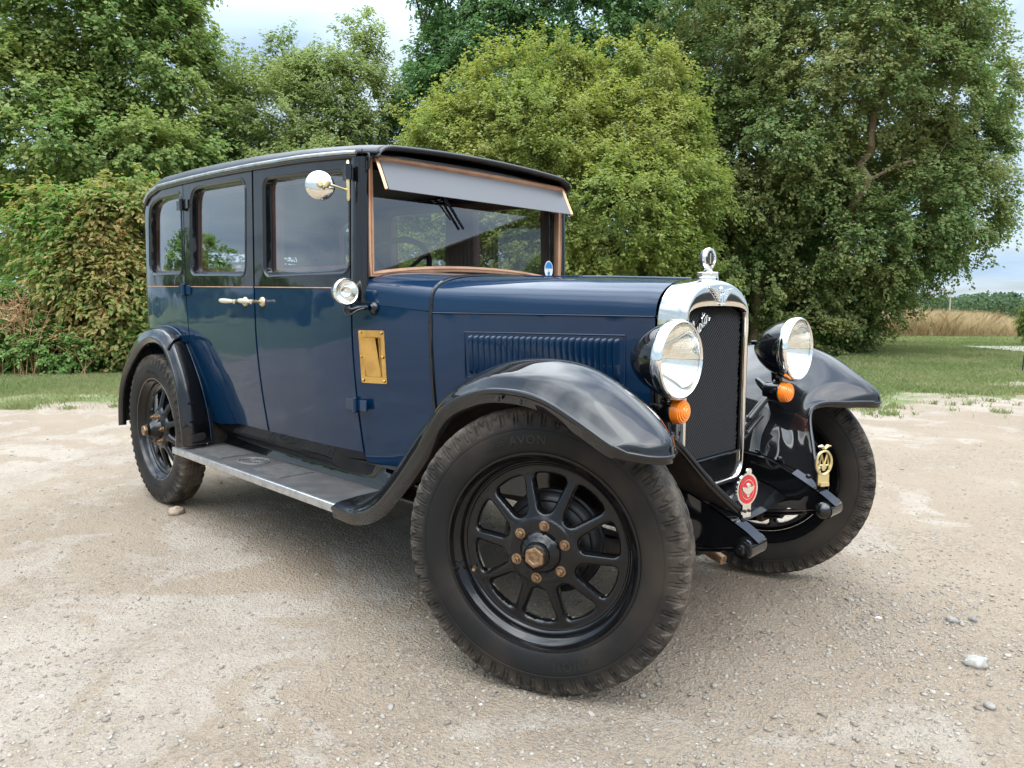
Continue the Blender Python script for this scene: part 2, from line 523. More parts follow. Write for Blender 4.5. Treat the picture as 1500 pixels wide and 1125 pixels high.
TRACKS = [(-.4, -.62, 2.2, -.05), (.1, -.9, 2.4, -.25), (.2, 1.0, 2.0, 3.3), (.45, .55, 2.6, 2.9)]
def bumps(x, y):
    near = np.clip(1.2 - np.hypot(x, y) / 14, 0, 1)
    h = .020 * fbm(x * .8 + 3, y * .8) + .010 * fbm(x * 3.1, y * 3.1 + 9) + .0045 * fbm(x * 11, y * 11, 3)
    # faint wheel ruts sweeping past the front of the car
    r = np.abs(np.hypot(x - 7.5, y + 4.5) - 9.1)
    h -= .012 * np.exp(-(r / .12) ** 2) * (np.sin(np.arctan2(y + 4.5, x - 7.5) * 90) * .3 + .7)
    # tread marks pressed by tyres in the right foreground
    for (ax_, ay_, bx_, by_) in TRACKS:
        L_ = math.hypot(bx_ - ax_, by_ - ay_); ux, uy = (bx_ - ax_) / L_, (by_ - ay_) / L_
        t_ = (x - ax_) * ux + (y - ay_) * uy; d_ = (x - ax_) * uy - (y - ay_) * ux + .06 * np.sin(t_ * .7)
        w_ = np.clip(np.minimum(t_, L_ - t_) / .5, 0, 1)
        h -= w_ * np.exp(-(d_ / .085) ** 4) * (.005 + .0055 * np.cos(d_ * 2 * np.pi / .066))
    return h * near - .008

def axis(lo, hi, step, far):
    a = list(np.arange(lo, hi, step))
    s, v = step, hi
    up = []
    while v < far: up.append(v); s *= 1.10; v += s
    s, v = step, lo - step
    dn = []
    while v > -far: dn.append(v); s *= 1.10; v -= s
    return np.array(dn[::-1] + a + up)

gx, gy = axis(-4.2, 2.2, .022, 900), axis(-2.6, 3.6, .022, 900)
X, Y = np.meshgrid(gx, gy, indexing='ij')
Z = height(X, Y) + bumps(X, Y)
gb_n = len(gx) * len(gy)
idx = np.arange(gb_n).reshape(len(gx), len(gy))
gf = np.stack([idx[:-1, :-1], idx[1:, :-1], idx[1:, 1:], idx[:-1, 1:]], -1).reshape(-1, 4)
me = bpy.data.meshes.new("ground")
me.vertices.add(gb_n); me.vertices.foreach_set('co', np.stack([X, Y, Z], -1).astype(np.float32).ravel())
me.loops.add(gf.size); me.loops.foreach_set('vertex_index', gf.astype(np.int32).ravel())
me.polygons.add(len(gf)); me.polygons.foreach_set('loop_start', np.arange(0, gf.size, 4, dtype=np.int32))
me.polygons.foreach_set('loop_total', np.full(len(gf), 4, np.int32))
me.polygons.foreach_set('use_smooth', np.ones(len(gf), bool))
me.update(calc_edges=True)
at = me.attributes.new('turf', 'FLOAT', 'POINT')
at.data.foreach_set('value', edge_dist(X, Y).astype(np.float32).ravel())

gm = bpy.data.materials.new('gravel_and_turf'); gm.use_nodes = True
N, L = gm.node_tree.nodes, gm.node_tree.links
b = N['Principled BSDF']; b.inputs['Roughness'].default_value = .93; b.inputs['Specular IOR Level'].default_value = .25
geo = N.new('ShaderNodeNewGeometry')
def noise(scale, detail=5, rough=.55, dist=0.0, typ='noise', off=None):
    if typ == 'noise':
        n = N.new('ShaderNodeTexNoise'); n.inputs['Detail'].default_value = detail
        n.inputs['Roughness'].default_value = rough; n.inputs['Distortion'].default_value = dist
    else:
        n = N.new('ShaderNodeTexVoronoi')
        if typ != 'F1': n.feature = typ
    n.inputs['Scale'].default_value = scale
    if off:
        a = N.new('ShaderNodeVectorMath'); a.operation = 'ADD'; a.inputs[1].default_value = off
        L.new(geo.outputs['Position'], a.inputs[0]); L.new(a.outputs[0], n.inputs['Vector'])
    else:
        L.new(geo.outputs['Position'], n.inputs['Vector'])
    return n
def mapr(src, a, c, lo=0.0, hi=1.0):
    r = N.new('ShaderNodeMapRange'); r.inputs['From Min'].default_value = a; r.inputs['From Max'].default_value = c
    r.inputs['To Min'].default_value = lo; r.inputs['To Max'].default_value = hi
    L.new(src, r.inputs['Value']); return r.outputs['Result']
def mixc(f, A, B, typ='MIX'):
    x = N.new('ShaderNodeMix'); x.data_type = 'RGBA'; x.blend_type = typ
    for s, v in (('A', A), ('B', B)):
        if isinstance(v, tuple): x.inputs[s].default_value = (*v, 1)
        else: L.new(v, x.inputs[s])
    if isinstance(f, (int, float)): x.inputs['Factor'].default_value = f
    else: L.new(f, x.inputs['Factor'])
    return x.outputs['Result']
def math2(op, a, c, clamp=False):
    x = N.new('ShaderNodeMath'); x.operation = op; x.use_clamp = clamp
    for i, v in enumerate((a, c)):
        if isinstance(v, (int, float)): x.inputs[i].default_value = v
        else: L.new(v, x.inputs[i])
    return x.outputs[0]
# packed sandy dirt, paler chalky worn patches, grey-brown loose grit
base = mixc(mapr(noise(.9, 6).outputs['Fac'], .36, .66), (0.360, 0.278, 0.198), (0.435, 0.353, 0.264))
base = mixc(mapr(noise(5, 6, .6).outputs['Fac'], .4, .75, 0, .45), base, (0.332, 0.249, 0.171))
chalkn = math2('ADD', noise(1.7, 8, .66, .8, off=(3.2, 1.7, 0)).outputs['Fac'], mapr(noise(.33, 3, off=(1.2, 7, 0)).outputs['Fac'], .3, .7, -.07, .09))
sxyz = N.new('ShaderNodeSeparateXYZ'); L.new(geo.outputs['Position'], sxyz.inputs[0])
chalkn = math2('ADD', chalkn, mapr(sxyz.outputs['X'], -.9, .5, .045, -.060))
chalkm = mapr(chalkn, .525, .58)
chalk = mixc(mapr(noise(14, 5).outputs['Fac'], .35, .7), (0.460, 0.390, 0.317), (0.525, 0.463, 0.391))
base = mixc(math2('MULTIPLY', chalkm, .85), base, chalk)
# grit: dark and light stones
v1 = noise(85, typ='F1'); v2 = noise(190, typ='F1'); v3 = noise(38, typ='F1')
gritm = mapr(noise(1.6, 6, .65, .3, off=(9.1, 4.4, 0)).outputs['Fac'], .42, .62)
grit = mixc(mapr(v1.outputs['Color'], .2, .8), (0.231, 0.183, 0.133), (0.448, 0.363, 0.269))
base = mixc(math2('MULTIPLY', gritm, .7), base, grit)
speck = math2('MULTIPLY', mapr(v3.outputs['Distance'], .30, .18), mapr(noise(23, 2).outputs['Fac'], .55, .62))
base = mixc(math2('MULTIPLY', speck, .5), base, mixc(mapr(v3.outputs['Color'], .3, .7), (0.170, 0.156, 0.140), (0.448, 0.405, 0.346)))
base = mixc(.22, base, mixc(v2.outputs['Color'], (0.255, 0.203, 0.148), (0.456, 0.370, 0.277)))
# turf
ta = N.new('ShaderNodeAttribute'); ta.attribute_name = 'turf'
tm = math2('ADD', ta.outputs['Fac'], mapr(noise(.8, 8, .68).outputs['Fac'], .25, .75, -1.5, 1.5))
tmask = mapr(tm, -.25, .35)
turf = mixc(mapr(noise(.55, 7, .6).outputs['Fac'], .35, .68), (0.160, 0.223, 0.071), (0.260, 0.273, 0.122))
turf = mixc(mapr(noise(9, 6, .7).outputs['Fac'], .35, .75), turf, (0.126, 0.181, 0.055))
turf = mixc(mapr(noise(.33, 6, .6, off=(5, 8, 0)).outputs['Fac'], .55, .72), turf, (0.235, 0.206, 0.105))
col = mixc(tmask, base, turf)
L.new(col, b.inputs['Base Color'])
hgt = math2('ADD', math2('MULTIPLY', v1.outputs['Distance'], .5), math2('MULTIPLY', v2.outputs['Distance'], .3))
hgt = math2('ADD', hgt, math2('MULTIPLY', noise(22, 8, .72).outputs['Fac'], 1.5))
bp = N.new('ShaderNodeBump'); bp.inputs['Strength'].default_value = .9; bp.inputs['Distance'].default_value = .022
L.new(hgt, bp.inputs['Height']); L.new(bp.outputs['Normal'], b.inputs['Normal'])
me.materials.append(gm)
ground = bpy.data.objects.new("ground", me); COL.objects.link(ground)
tag(ground, kind='structure')

def ground_z(x, y):
    x, y = np.asarray(x, float), np.asarray(y, float)
    return height(x, y) + bumps(x, y)

# ------------------------------------------------------------------ loose stones
rng = np.random.default_rng(21)
def ico():
    t = (1 + 5 ** .5) / 2
    v = np.array([(-1, t, 0), (1, t, 0), (-1, -t, 0), (1, -t, 0), (0, -1, t), (0, 1, t), (0, -1, -t), (0, 1, -t), (t, 0, -1), (t, 0, 1), (-t, 0, -1), (-t, 0, 1)]) / math.hypot(1, t)
    f = np.array([(0, 11, 5), (0, 5, 1), (0, 1, 7), (0, 7, 10), (0, 10, 11), (1, 5, 9), (5, 11, 4), (11, 10, 2), (10, 7, 6), (7, 1, 8), (3, 9, 4), (3, 4, 2), (3, 2, 6), (3, 6, 8), (3, 8, 9), (4, 9, 5), (2, 4, 11), (6, 2, 10), (8, 6, 7), (9, 8, 1)])
    return v, f
IV, IF = ico()
def rand_rot(n):
    a = rng.random(n) * 2 * np.pi
    c, s = np.cos(a), np.sin(a)
    R = np.zeros((n, 3, 3)); R[:, 0, 0] = c; R[:, 0, 1] = -s; R[:, 1, 0] = s; R[:, 1, 1] = c; R[:, 2, 2] = 1
    return R
def stone_cloud(n, px, depth, size, name):
    """n small stones scattered over the yard in view"""
    d = depth[0] * (depth[1] / depth[0]) ** rng.random(n)
    u = rng.uniform(px[0], px[1], n)
    P = CAM[:2] + d[:, None] * (FWD[:2] / np.hypot(*FWD[:2]) + (u[:, None] - 750) / FPX * RGT[:2])
    k = (fbm(P[:, 0] * 1.1 + 9, P[:, 1] * 1.1) + rng.normal(0, .25, n) > -.12) & (edge_dist(P[:, 0], P[:, 1]) < .3)
    P = P[k]; n = len(P)
    s = size[0] * (size[1] / size[0]) ** (rng.random(n) ** 2.2)
    V = IV[None] * rng.uniform(.5, 1.35, (n, 12, 1)) * s[:, None, None] * rng.uniform(.55, 1.35, (n, 1, 3)) * np.array([1, 1, .5])
    V = np.einsum('nij,nkj->nki', rand_rot(n), V)
    V[..., 0] += P[:, None, 0]; V[..., 1] += P[:, None, 1]; V[..., 2] += (ground_z(P[:, 0], P[:, 1]) + s * .12)[:, None]
    tri = V[:, IF].reshape(-1, 3)
    return tri
def stone_heap(n, cx, cy, rx, ry, size):
    P = np.stack([cx + rng.normal(0, rx, n), cy + rng.normal(0, ry, n)], 1)
    s = size[0] * (size[1] / size[0]) ** (rng.random(n) ** 2)
    V = IV[None] * rng.uniform(.5, 1.35, (n, 12, 1)) * s[:, None, None] * rng.uniform(.55, 1.35, (n, 1, 3)) * np.array([1, 1, .55])
    V = np.einsum('nij,nkj->nki', rand_rot(n), V)
    V[..., 0] += P[:, None, 0]; V[..., 1] += P[:, None, 1]; V[..., 2] += (ground_z(P[:, 0], P[:, 1]) + s * .15)[:, None]
    return V[:, IF].reshape(-1, 3)
gtri = np.vstack([stone_heap(2600, .62, .42, .22, .35, (.002, .009)), stone_heap(2200, -.45, -.62, .35, .30, (.002, .008)), stone_heap(1200, .35, 1.15, .25, .3, (.002, .008)), stone_heap(1500, .55, -.55, .4, .2, (.002, .007)), stone_cloud(38000, (-150, 1650), (1.25, 6.0), (.0018, .0085), 'a'), stone_cloud(1500, (-150, 1650), (1.3, 9), (.006, .015), 'b')])
gs = bpy.data.materials.new('loose_stone'); gs.use_nodes = True
N, L = gs.node_tree.nodes, gs.node_tree.links
b = N['Principled BSDF']; b.inputs['Roughness'].default_value = .85; b.inputs['Specular IOR Level'].default_value = .3
geo = N.new('ShaderNodeNewGeometry')
rmp = N.new('ShaderNodeValToRGB')
for i, (p, c) in enumerate([(0, (.20, .168, .135)), (.3, (.29, .245, .19)), (.55, (.34, .29, .225)), (.8, (.26, .23, .19)), (1, (.37, .335, .28))]):
    e = rmp.color_ramp.elements[0] if i == 0 else (rmp.color_ramp.elements[1] if i == 4 else rmp.color_ramp.elements.new(p))
    e.position = p; e.color = (*c, 1)
L.new(geo.outputs['Random Per Island'], rmp.inputs[0]); L.new(rmp.outputs[0], b.inputs['Base Color'])
# stones as connected islands (12 corners, 20 faces each)
nst = len(gtri) // 60
gme = bpy.data.meshes.new('gravel')
uv = np.zeros((nst, 12, 3), np.float32)
uv[:, IF.ravel()] = gtri.reshape(nst, 60, 3)
gme.vertices.add(nst * 12); gme.vertices.foreach_set('co', uv.ravel())
fi = (IF[None] + np.arange(nst)[:, None, None] * 12).astype(np.int32)
gme.loops.add(fi.size); gme.loops.foreach_set('vertex_index', fi.ravel())
gme.polygons.add(nst * 20); gme.polygons.foreach_set('loop_start', np.arange(0, fi.size, 3, dtype=np.int32))
gme.polygons.foreach_set('loop_total', np.full(nst * 20, 3, np.int32))
gme.materials.append(gs); gme.update(calc_edges=True)
o = bpy.data.objects.new('gravel', gme); COL.objects.link(o); tag(o, 'loose gravel scattered over the pale dirt yard', 'gravel', kind='stuff')

def single_stone(loc, size, col, label, seed):
    r = np.random.default_rng(seed)
    mb = MB()
    nu, nv = 20, 12
    th = np.linspace(0, 2 * np.pi, nu, endpoint=False); ph = np.linspace(.02, np.pi - .02, nv)
    T, F_ = np.meshgrid(th, ph, indexing='ij')
    D = np.stack([np.sin(F_) * np.cos(T), np.sin(F_) * np.sin(T), np.cos(F_)], -1)
    k = 1 + .42 * fbm(D[..., 0] * 1.6 + seed * 3.1, D[..., 1] * 1.6 + D[..., 2] * 1.3) + .20 * fbm(D[..., 0] * 4 + seed, D[..., 1] * 5 + D[..., 2] * 4)
    Pp = D * k[..., None] * np.array(size) / 2
    mb.grid(Pp, closeu=True, flip=True)
    mt = pmat('yard_stone', col, rough=.85, var=(tuple(c * .6 for c in col), 45, .4, .7), bump=(160, .5, .003))
    o = mb.build('stone', mt, smooth=60, loc=(loc[0], loc[1], float(ground_z(loc[0], loc[1])) + size[2] * .22))
    o.rotation_euler[2] = r.random() * 3
    tag(o, label, 'stone', 'single stones lying on the gravel')
single_stone((-2.55, -.745), (.085, .07, .055), (.38, .30, .21), 'smooth tan stone lying in front of the rear wheel', 1)
single_stone((.85, .377), (.075, .05, .04), (.38, .36, .315), 'pale whitish stone on the bare gravel, right foreground', 2)
single_stone((.713, .662), (.042, .03, .025), (.30, .275, .24), 'grey stone, larger one of a close pair on the gravel', 3)
single_stone((.76, .73), (.03, .026, .02), (.22, .205, .18), 'small dark grey stone, smaller one of a close pair', 4)
single_stone((.94, .13), (.035, .03, .02), (.27, .25, .215), 'flat grey pebble at the lower right on sandy gravel', 5)
single_stone((-1.62, -1.75), (.035, .03, .024), (.16, .16, .16), 'dark round pebble at the far left of the pale yard', 6)

# ------------------------------------------------------------------ foliage
def leaf_mat(name, ramp, trans=.35, rough=.6):
    m = bpy.data.materials.new(name); m.use_nodes = True
    N, L = m.node_tree.nodes, m.node_tree.links
    N.clear()
    out = N.new('ShaderNodeOutputMaterial')
    g = N.new('ShaderNodeNewGeometry')
    r = N.new('ShaderNodeValToRGB')
    el = r.color_ramp.elements
    for i, (p, c) in enumerate(ramp):
        e = el[0] if i == 0 else (el[1] if i == len(ramp) - 1 else el.new(p))
        e.position = p; e.color = (*c, 1)
    n = N.new('ShaderNodeTexNoise'); n.inputs['Scale'].default_value = .55; n.inputs['Detail'].default_value = 3
    t = N.new('ShaderNodeTexCoord'); L.new(t.outputs['Object'], n.inputs['Vector'])
    a = N.new('ShaderNodeMath'); a.operation = 'MULTIPLY_ADD'; a.inputs[1].default_value = 1.5; a.inputs[2].default_value = -.55
    L.new(n.outputs['Fac'], a.inputs[0])
    c = N.new('ShaderNodeMath'); c.operation = 'MULTIPLY_ADD'; c.inputs[1].default_value = .6
    L.new(g.outputs['Random Per Island'], c.inputs[0])
    d = N.new('ShaderNodeMath'); d.operation = 'MULTIPLY'; d.inputs[1].default_value = .8
    L.new(a.outputs[0], d.inputs[0]); L.new(d.outputs[0], c.inputs[2])
    L.new(c.outputs[0], r.inputs[0])
    p = N.new('ShaderNodeBsdfPrincipled'); p.inputs['Roughness'].default_value = rough; p.inputs['Specular IOR Level'].default_value = .18
    L.new(r.outputs[0], p.inputs['Base Color'])
    tl = N.new('ShaderNodeBsdfTranslucent')
    hs = N.new('ShaderNodeHueSaturation'); hs.inputs['Saturation'].default_value = 1.15; hs.inputs['Value'].default_value = 1.25
    L.new(r.outputs[0], hs.inputs['Color']); L.new(hs.outputs[0], tl.inputs['Color'])
    mx = N.new('ShaderNodeMixShader'); mx.inputs[0].default_value = trans
    L.new(p.outputs[0], mx.inputs[1]); L.new(tl.outputs[0], mx.inputs[2]); L.new(mx.outputs[0], out.inputs[0])
    return m

def unit(v):
    return v / (np.linalg.norm(v, axis=-1, keepdims=True) + 1e-9)

LEAF_OUT = np.array([(0, 0), (.34, .5), (.72, .34), (1.0, 0), (.72, -.34), (.34, -.5)])   # along, across
def leaves_at(P, D, Nn, size, aspect, r, fold=.25):
    """pointed six-cornered leaves, two halves folded on the midrib: returns quads (each leaf two quads sharing the rib)"""
    n = len(P)
    D = unit(D); S = unit(np.cross(Nn, D)); U = np.cross(D, S)
    s = size * r.uniform(.65, 1.3, n)
    o = LEAF_OUT
    pts = P[:, None] + s[:, None, None] * (o[None, :, 0:1] * D[:, None] + o[None, :, 1:2] * aspect * S[:, None] + (np.abs(o[None, :, 1:2]) * fold - .18 * o[None, :, 0:1] ** 2) * U[:, None])
    return pts       # n,6,3

def leaf_mesh(name, pts, mat):
    n = len(pts)
    me = bpy.data.meshes.new(name)
    V = pts.astype(np.float32).reshape(-1, 3)
    me.vertices.add(len(V)); me.vertices.foreach_set('co', V.ravel())
    f = np.array([(0, 1, 2, 3), (0, 3, 4, 5)])
    fi = (f[None] + np.arange(n)[:, None, None] * 6).astype(np.int32)
    me.loops.add(fi.size); me.loops.foreach_set('vertex_index', fi.ravel())
    me.polygons.add(2 * n); me.polygons.foreach_set('loop_start', np.arange(0, fi.size, 4, dtype=np.int32))
    me.polygons.foreach_set('loop_total', np.full(2 * n, 4, np.int32))
    me.materials.append(mat); me.update(calc_edges=True)
    return me

def sprays(blobs, count, r, depth_bias=.7, front=.75, up=.25):
    """spray origins and directions over a union of ellipsoids given as (centre, radii, weight)"""
    w = np.array([b[2] * np.prod(b[1]) ** (2 / 3) for b in blobs]); w /= w.sum()
    out_p, out_d = [], []
    need = count
    C = np.array([b[0] for b in blobs]); Rr = np.array([b[1] for b in blobs])
    while need > 0:
        k = r.choice(len(blobs), need * 2, p=w)
        d = unit(r.normal(size=(need * 2, 3)))
        view = unit(CAM[None] - C[k])
        flip = ((d * view).sum(1) < -.15) & (r.random(len(d)) < front)
        d[flip] -= 2 * (d[flip] * view[flip]).sum(1)[:, None] * view[flip]
        rad = np.where(r.random(len(d)) < depth_bias, r.uniform(.80, 1.0, len(d)) + .22 * r.random(len(d)) ** 5, r.uniform(.35, .86, len(d)))
        # lumpy outline
        lump = 1 + .26 * fbm(d[:, 0] * 2.2 + k * 3.7, d[:, 1] * 2.2 + d[:, 2] * 2.6 + k * 1.3, 3)
        p = C[k] + d * Rr[k] * (rad * lump)[:, None]
        ins = np.zeros(len(p), bool)
        for j in range(len(blobs)):
            q = np.linalg.norm((p - C[j]) / Rr[j], axis=1)
            ins |= (q < .62) & (k != j) & (r.random(len(p)) < .85)
        ok = ~ins & (p[:, 2] > .05)
        p, d = p[ok][:need], d[ok][:need]
        out_p.append(p); out_d.append(unit(d / Rr[k[ok][:need]] * Rr.mean() + np.array([0, 0, up])))
        need -= len(p)
    P, D = np.vstack(out_p), np.vstack(out_d)
    # gather the sprays into boughs, leaving hollows between them
    kc = max(6, count // 20)
    seeds = P[r.choice(len(P), kc, replace=False)]
    own = np.empty(len(P), int)
    for i in range(0, len(P), 500):
        own[i:i + 500] = np.linalg.norm(P[i:i + 500, None] - seeds[None], axis=2).argmin(1)
    pull = r.uniform(.08, .46, len(P))[:, None]
    mean = np.array([P[own == k].mean(0) if (own == k).any() else seeds[k] for k in range(kc)])
    away = P - mean[own]
    P = mean[own] + away * (1 - pull) + D * r.normal(0, .06, (kc, 1))[own] * np.linalg.norm(Rr.mean(0))
    D = unit(D + unit(away + 1e-6) * .55)
    return P, D

def crown(name, blobs, count, twig, per, leaf, aspect, mat, parent, seed, depth_bias=.7, front=.75, up=.25, droop=.25, spikes=None, clump=.75, tilt=.75):
    r = np.random.default_rng(seed)
    P, D = sprays(blobs, count, r, depth_bias, front, up)
    if spikes is not None:
        P = np.vstack([P, spikes[0]]); D = np.vstack([D, spikes[1]])
    n = len(P)
    # every spray: three or four twigs fanning from one base, leaves along each twig
    nt = 4
    tw = np.repeat(np.arange(n), nt)
    tang = unit(np.cross(D[tw], r.normal(size=(len(tw), 3))))
    td = unit(D[tw] * r.uniform(.35, .9, (len(tw), 1)) + tang * r.uniform(.3, 1.0, (len(tw), 1)) * clump)
    tl = twig * r.uniform(.5, 1.25, len(tw))
    pl = max(2, per // nt)
    li = np.repeat(np.arange(len(tw)), pl)
    t = r.random(len(li)) ** .8
    pos = P[tw[li]] + td[li] * (tl[li] * t)[:, None]
    pos[:, 2] -= droop * twig * t ** 2
    pos += r.normal(size=pos.shape) * twig * .085
    nn = unit(np.array([0, 0, 1.0]) * tilt + D[tw[li]] * .5 + r.normal(size=pos.shape) * .33)
    ld = unit(td[li] + r.normal(size=pos.shape) * .6 + np.array([0, 0, -.35]))
    ld = unit(ld - nn * (ld * nn).sum(1)[:, None] * .8)
    me = leaf_mesh(name, leaves_at(pos, ld, nn, leaf, aspect, r), mat)
    o = bpy.data.objects.new(name, me); COL.objects.link(o)
    o.parent = parent
    return o, P

BARK = pmat('grey_brown_bark', (.10, .075, .05), rough=.9, var=((.16, .125, .085), 7, .35, .7), bump=(22, .8, .02, 8))
BARKL = pmat('tan_bark', (.20, .145, .085), rough=.9, var=((.11, .08, .05), 6, .35, .7), bump=(22, .8, .02, 8))
def limbs(name, paths, parent, mat, seed=0, twigs=None):
    mb = MB(); r = np.random.default_rng(seed)
    for pts, r0, r1 in paths:
        p = cr(pts, max(8, 5 * len(pts)))
        L_ = np.linalg.norm(p[-1] - p[0])
        p[1:-1] += r.normal(size=(len(p) - 2, 3)) * L_ * .008
        mb.tube(p, np.linspace(r0, r1, len(p)), 9)
    if twigs is not None:                  # thin boughs reaching out to some of the sprays
        for a, e, r0 in twigs:
            m_ = (a + e) / 2 + r.normal(size=3) * np.linalg.norm(e - a) * .08 + np.array([0, 0, .06 * np.linalg.norm(e - a)])
            mb.tube(cr([a, m_, e], 8), np.linspace(r0, r0 * .25, 8), 5)
    return mb.build(name, mat, parent, smooth=60)

def bl(px, py, rx, ry, d, rz=None, w=1.0):
    """ellipsoid seen at a photo position, at depth d (metres)"""
    c = W(px, py, d)
    return (c, np.array([rx * d / FPX, rx * d / FPX if rz is None else rz, ry * d / FPX]), w)

def tree(name, base, label, cat, group, seed, trunk, blobs, count, twig, per, leaf, aspect, mat, bark=None, nbough=60, **kw):
    base = np.array(base, float)
    root = empty(name, base)
    tag(root, label, cat, group)
    rel = [(c - base, rr, w) for c, rr, w in blobs]
    r = np.random.default_rng(seed + 500)
    global CAM
    keep = CAM.copy(); CAM = CAM - base           # sprays() weighs the side that is in view
    sp = kw.pop('spikes', None)
    if sp is not None: sp = (sp[0] - base, sp[1])
    o, P = crown('crown', rel, count, twig, per, leaf, aspect, mat, root, seed, spikes=sp, **kw)
    CAM = keep
    paths = [([np.array(q, float) - base for q in pts], a, c) for pts, a, c in trunk]
    nodes = np.vstack([cr(p, 12)[4:] for p, _, _ in paths])
    tw = []
    for i in r.choice(len(P), min(nbough, len(P)), replace=False):
        e = P[i]
        dd = np.linalg.norm(nodes - e, axis=1) + 2.0 * np.maximum(0, nodes[:, 2] - e[2])
        tw.append((nodes[dd.argmin()], e, .012 + .012 * np.linalg.norm(nodes[dd.argmin()] - e)))
    limbs('trunk', paths, root, bark or BARK, seed, tw)
    return root

G_DARK = leaf_mat('maple_leaf', [(0, (0.100, 0.222, 0.067)), (.45, (0.173, 0.335, 0.095)), (.85, (0.272, 0.423, 0.123)), (1, (0.402, 0.413, 0.148))], trans=0.46)
G_OLIVE = leaf_mat('grey_green_leaf', [(0, (0.136, 0.203, 0.073)), (.5, (0.240, 0.312, 0.115)), (1, (0.384, 0.421, 0.167))], trans=0.46)
G_OAK = leaf_mat('oak_leaf', [(0, (0.063, 0.146, 0.058)), (.5, (0.123, 0.232, 0.090)), (1, (0.222, 0.324, 0.123))], trans=0.46)
G_HAW = leaf_mat('hawthorn_leaf', [(0, (0.150, 0.226, 0.055)), (.45, (0.246, 0.336, 0.078)), (.85, (0.336, 0.414, 0.105)), (1, (0.396, 0.384, 0.121))], trans=0.46)
G_FIELD = leaf_mat('field_maple_leaf', [(0, (0.094, 0.190, 0.063)), (.5, (0.160, 0.275, 0.091)), (.9, (0.241, 0.344, 0.120)), (1, (0.344, 0.320, 0.131))], trans=0.46)
G_RED = leaf_mat('dogwood_leaf', [(0, (0.108, 0.262, 0.059)), (.5, (0.195, 0.352, 0.087)), (.80, (0.290, 0.352, 0.113)), (1, (0.522, 0.315, 0.148))], trans=0.46)
G_BRAM = leaf_mat('bramble_leaf', [(0, (0.110, 0.227, 0.054)), (.5, (0.193, 0.330, 0.084)), (1, (0.303, 0.398, 0.143))], trans=0.46)

# --- the big maple, far left
t1 = 17.5
tree('maple_tree', G(185, t1), 'tall dark green maple tree behind the reddish bush', 'tree', None, 11,
     [([G(185, t1), W(188, 330, t1), W(180, 180, t1), W(150, 20, t1)], .26, .10), ([W(187, 320, t1), W(110, 200, t1 - 1), W(40, 100, t1 - 1)], .13, .05),
      ([W(186, 280, t1), W(250, 160, t1), W(280, 60, t1)], .12, .04)],
     [bl(120, 40, 170, 150, t1), bl(30, 190, 150, 120, t1 - .8), bl(225, 130, 95, 100, t1), bl(185, 240, 130, 65, t1 - 1), bl(40, 320, 95, 85, t1 + .5, w=.8), bl(285, 215, 60, 60, t1),
      bl(210, -60, 60, 90, t1), bl(130, -110, 150, 120, t1)],
     2100, .60, 88, .090, .85, G_DARK, nbough=90)
# --- ragged grey-green tree, left of centre
t2 = 18.5
r2 = np.random.default_rng(5)
sx = r2.uniform(338, 565, 60)
sy = np.interp(sx, [330, 360, 410, 440, 480, 520, 570], [120, 90, 60, 95, 85, 30, 60]) + r2.uniform(-15, 45, 60)
spk = np.array([W(a, c, t2 + r2.uniform(-.6, .6)) for a, c in zip(sx, sy)])
spd = unit(np.array([0, 0, 1.0]) + r2.normal(size=(60, 3)) * .3)
tree('deciduous_tree', G(440, t2), 'ragged grey green tree with upright twiggy top above the saloon roof', 'tree', None, 12,
     [([G(440, t2), W(442, 320, t2), W(430, 180, t2), W(412, 70, t2)], .17, .03), ([W(441, 330, t2), W(500, 190, t2), W(520, 60, t2)], .10, .02)],
     [bl(430, 195, 112, 88, t2), bl(510, 175, 75, 85, t2), bl(385, 165, 50, 60, t2), bl(465, 150, 60, 60, t2), bl(470, 290, 130, 80, t2), bl(350, 285, 70, 65, t2), bl(532, 95, 24, 50, t2), bl(440, 125, 30, 40, t2)],
     1500, .46, 76, .080, .55, G_OLIVE, spikes=(spk, spd), up=.7, droop=.05, nbough=70)
# --- oak in the middle
t3 = 19.5
tree('oak_tree', G(790, t3), 'dark green oak tree rising behind the bright hawthorn', 'tree', None, 13,
     [([G(790, t3), W(790, 300, t3), W(780, 120, t3), W(800, -60, t3)], .30, .10), ([W(790, 260, t3), W(680, 120, t3), W(620, 40, t3)], .14, .04), ([W(790, 240, t3), W(900, 90, t3), W(960, 0, t3)], .13, .04)],
     [bl(705, 60, 105, 120, t3), bl(800, 20, 140, 130, t3), bl(910, 70, 110, 110, t3), bl(632, 180, 48, 80, t3 - .5), bl(740, 160, 150, 110, t3 + .5), bl(670, -40, 70, 70, t3), bl(900, -60, 150, 90, t3), bl(880, 190, 100, 90, t3)],
     1500, .60, 84, .105, .62, G_OAK, nbough=70)
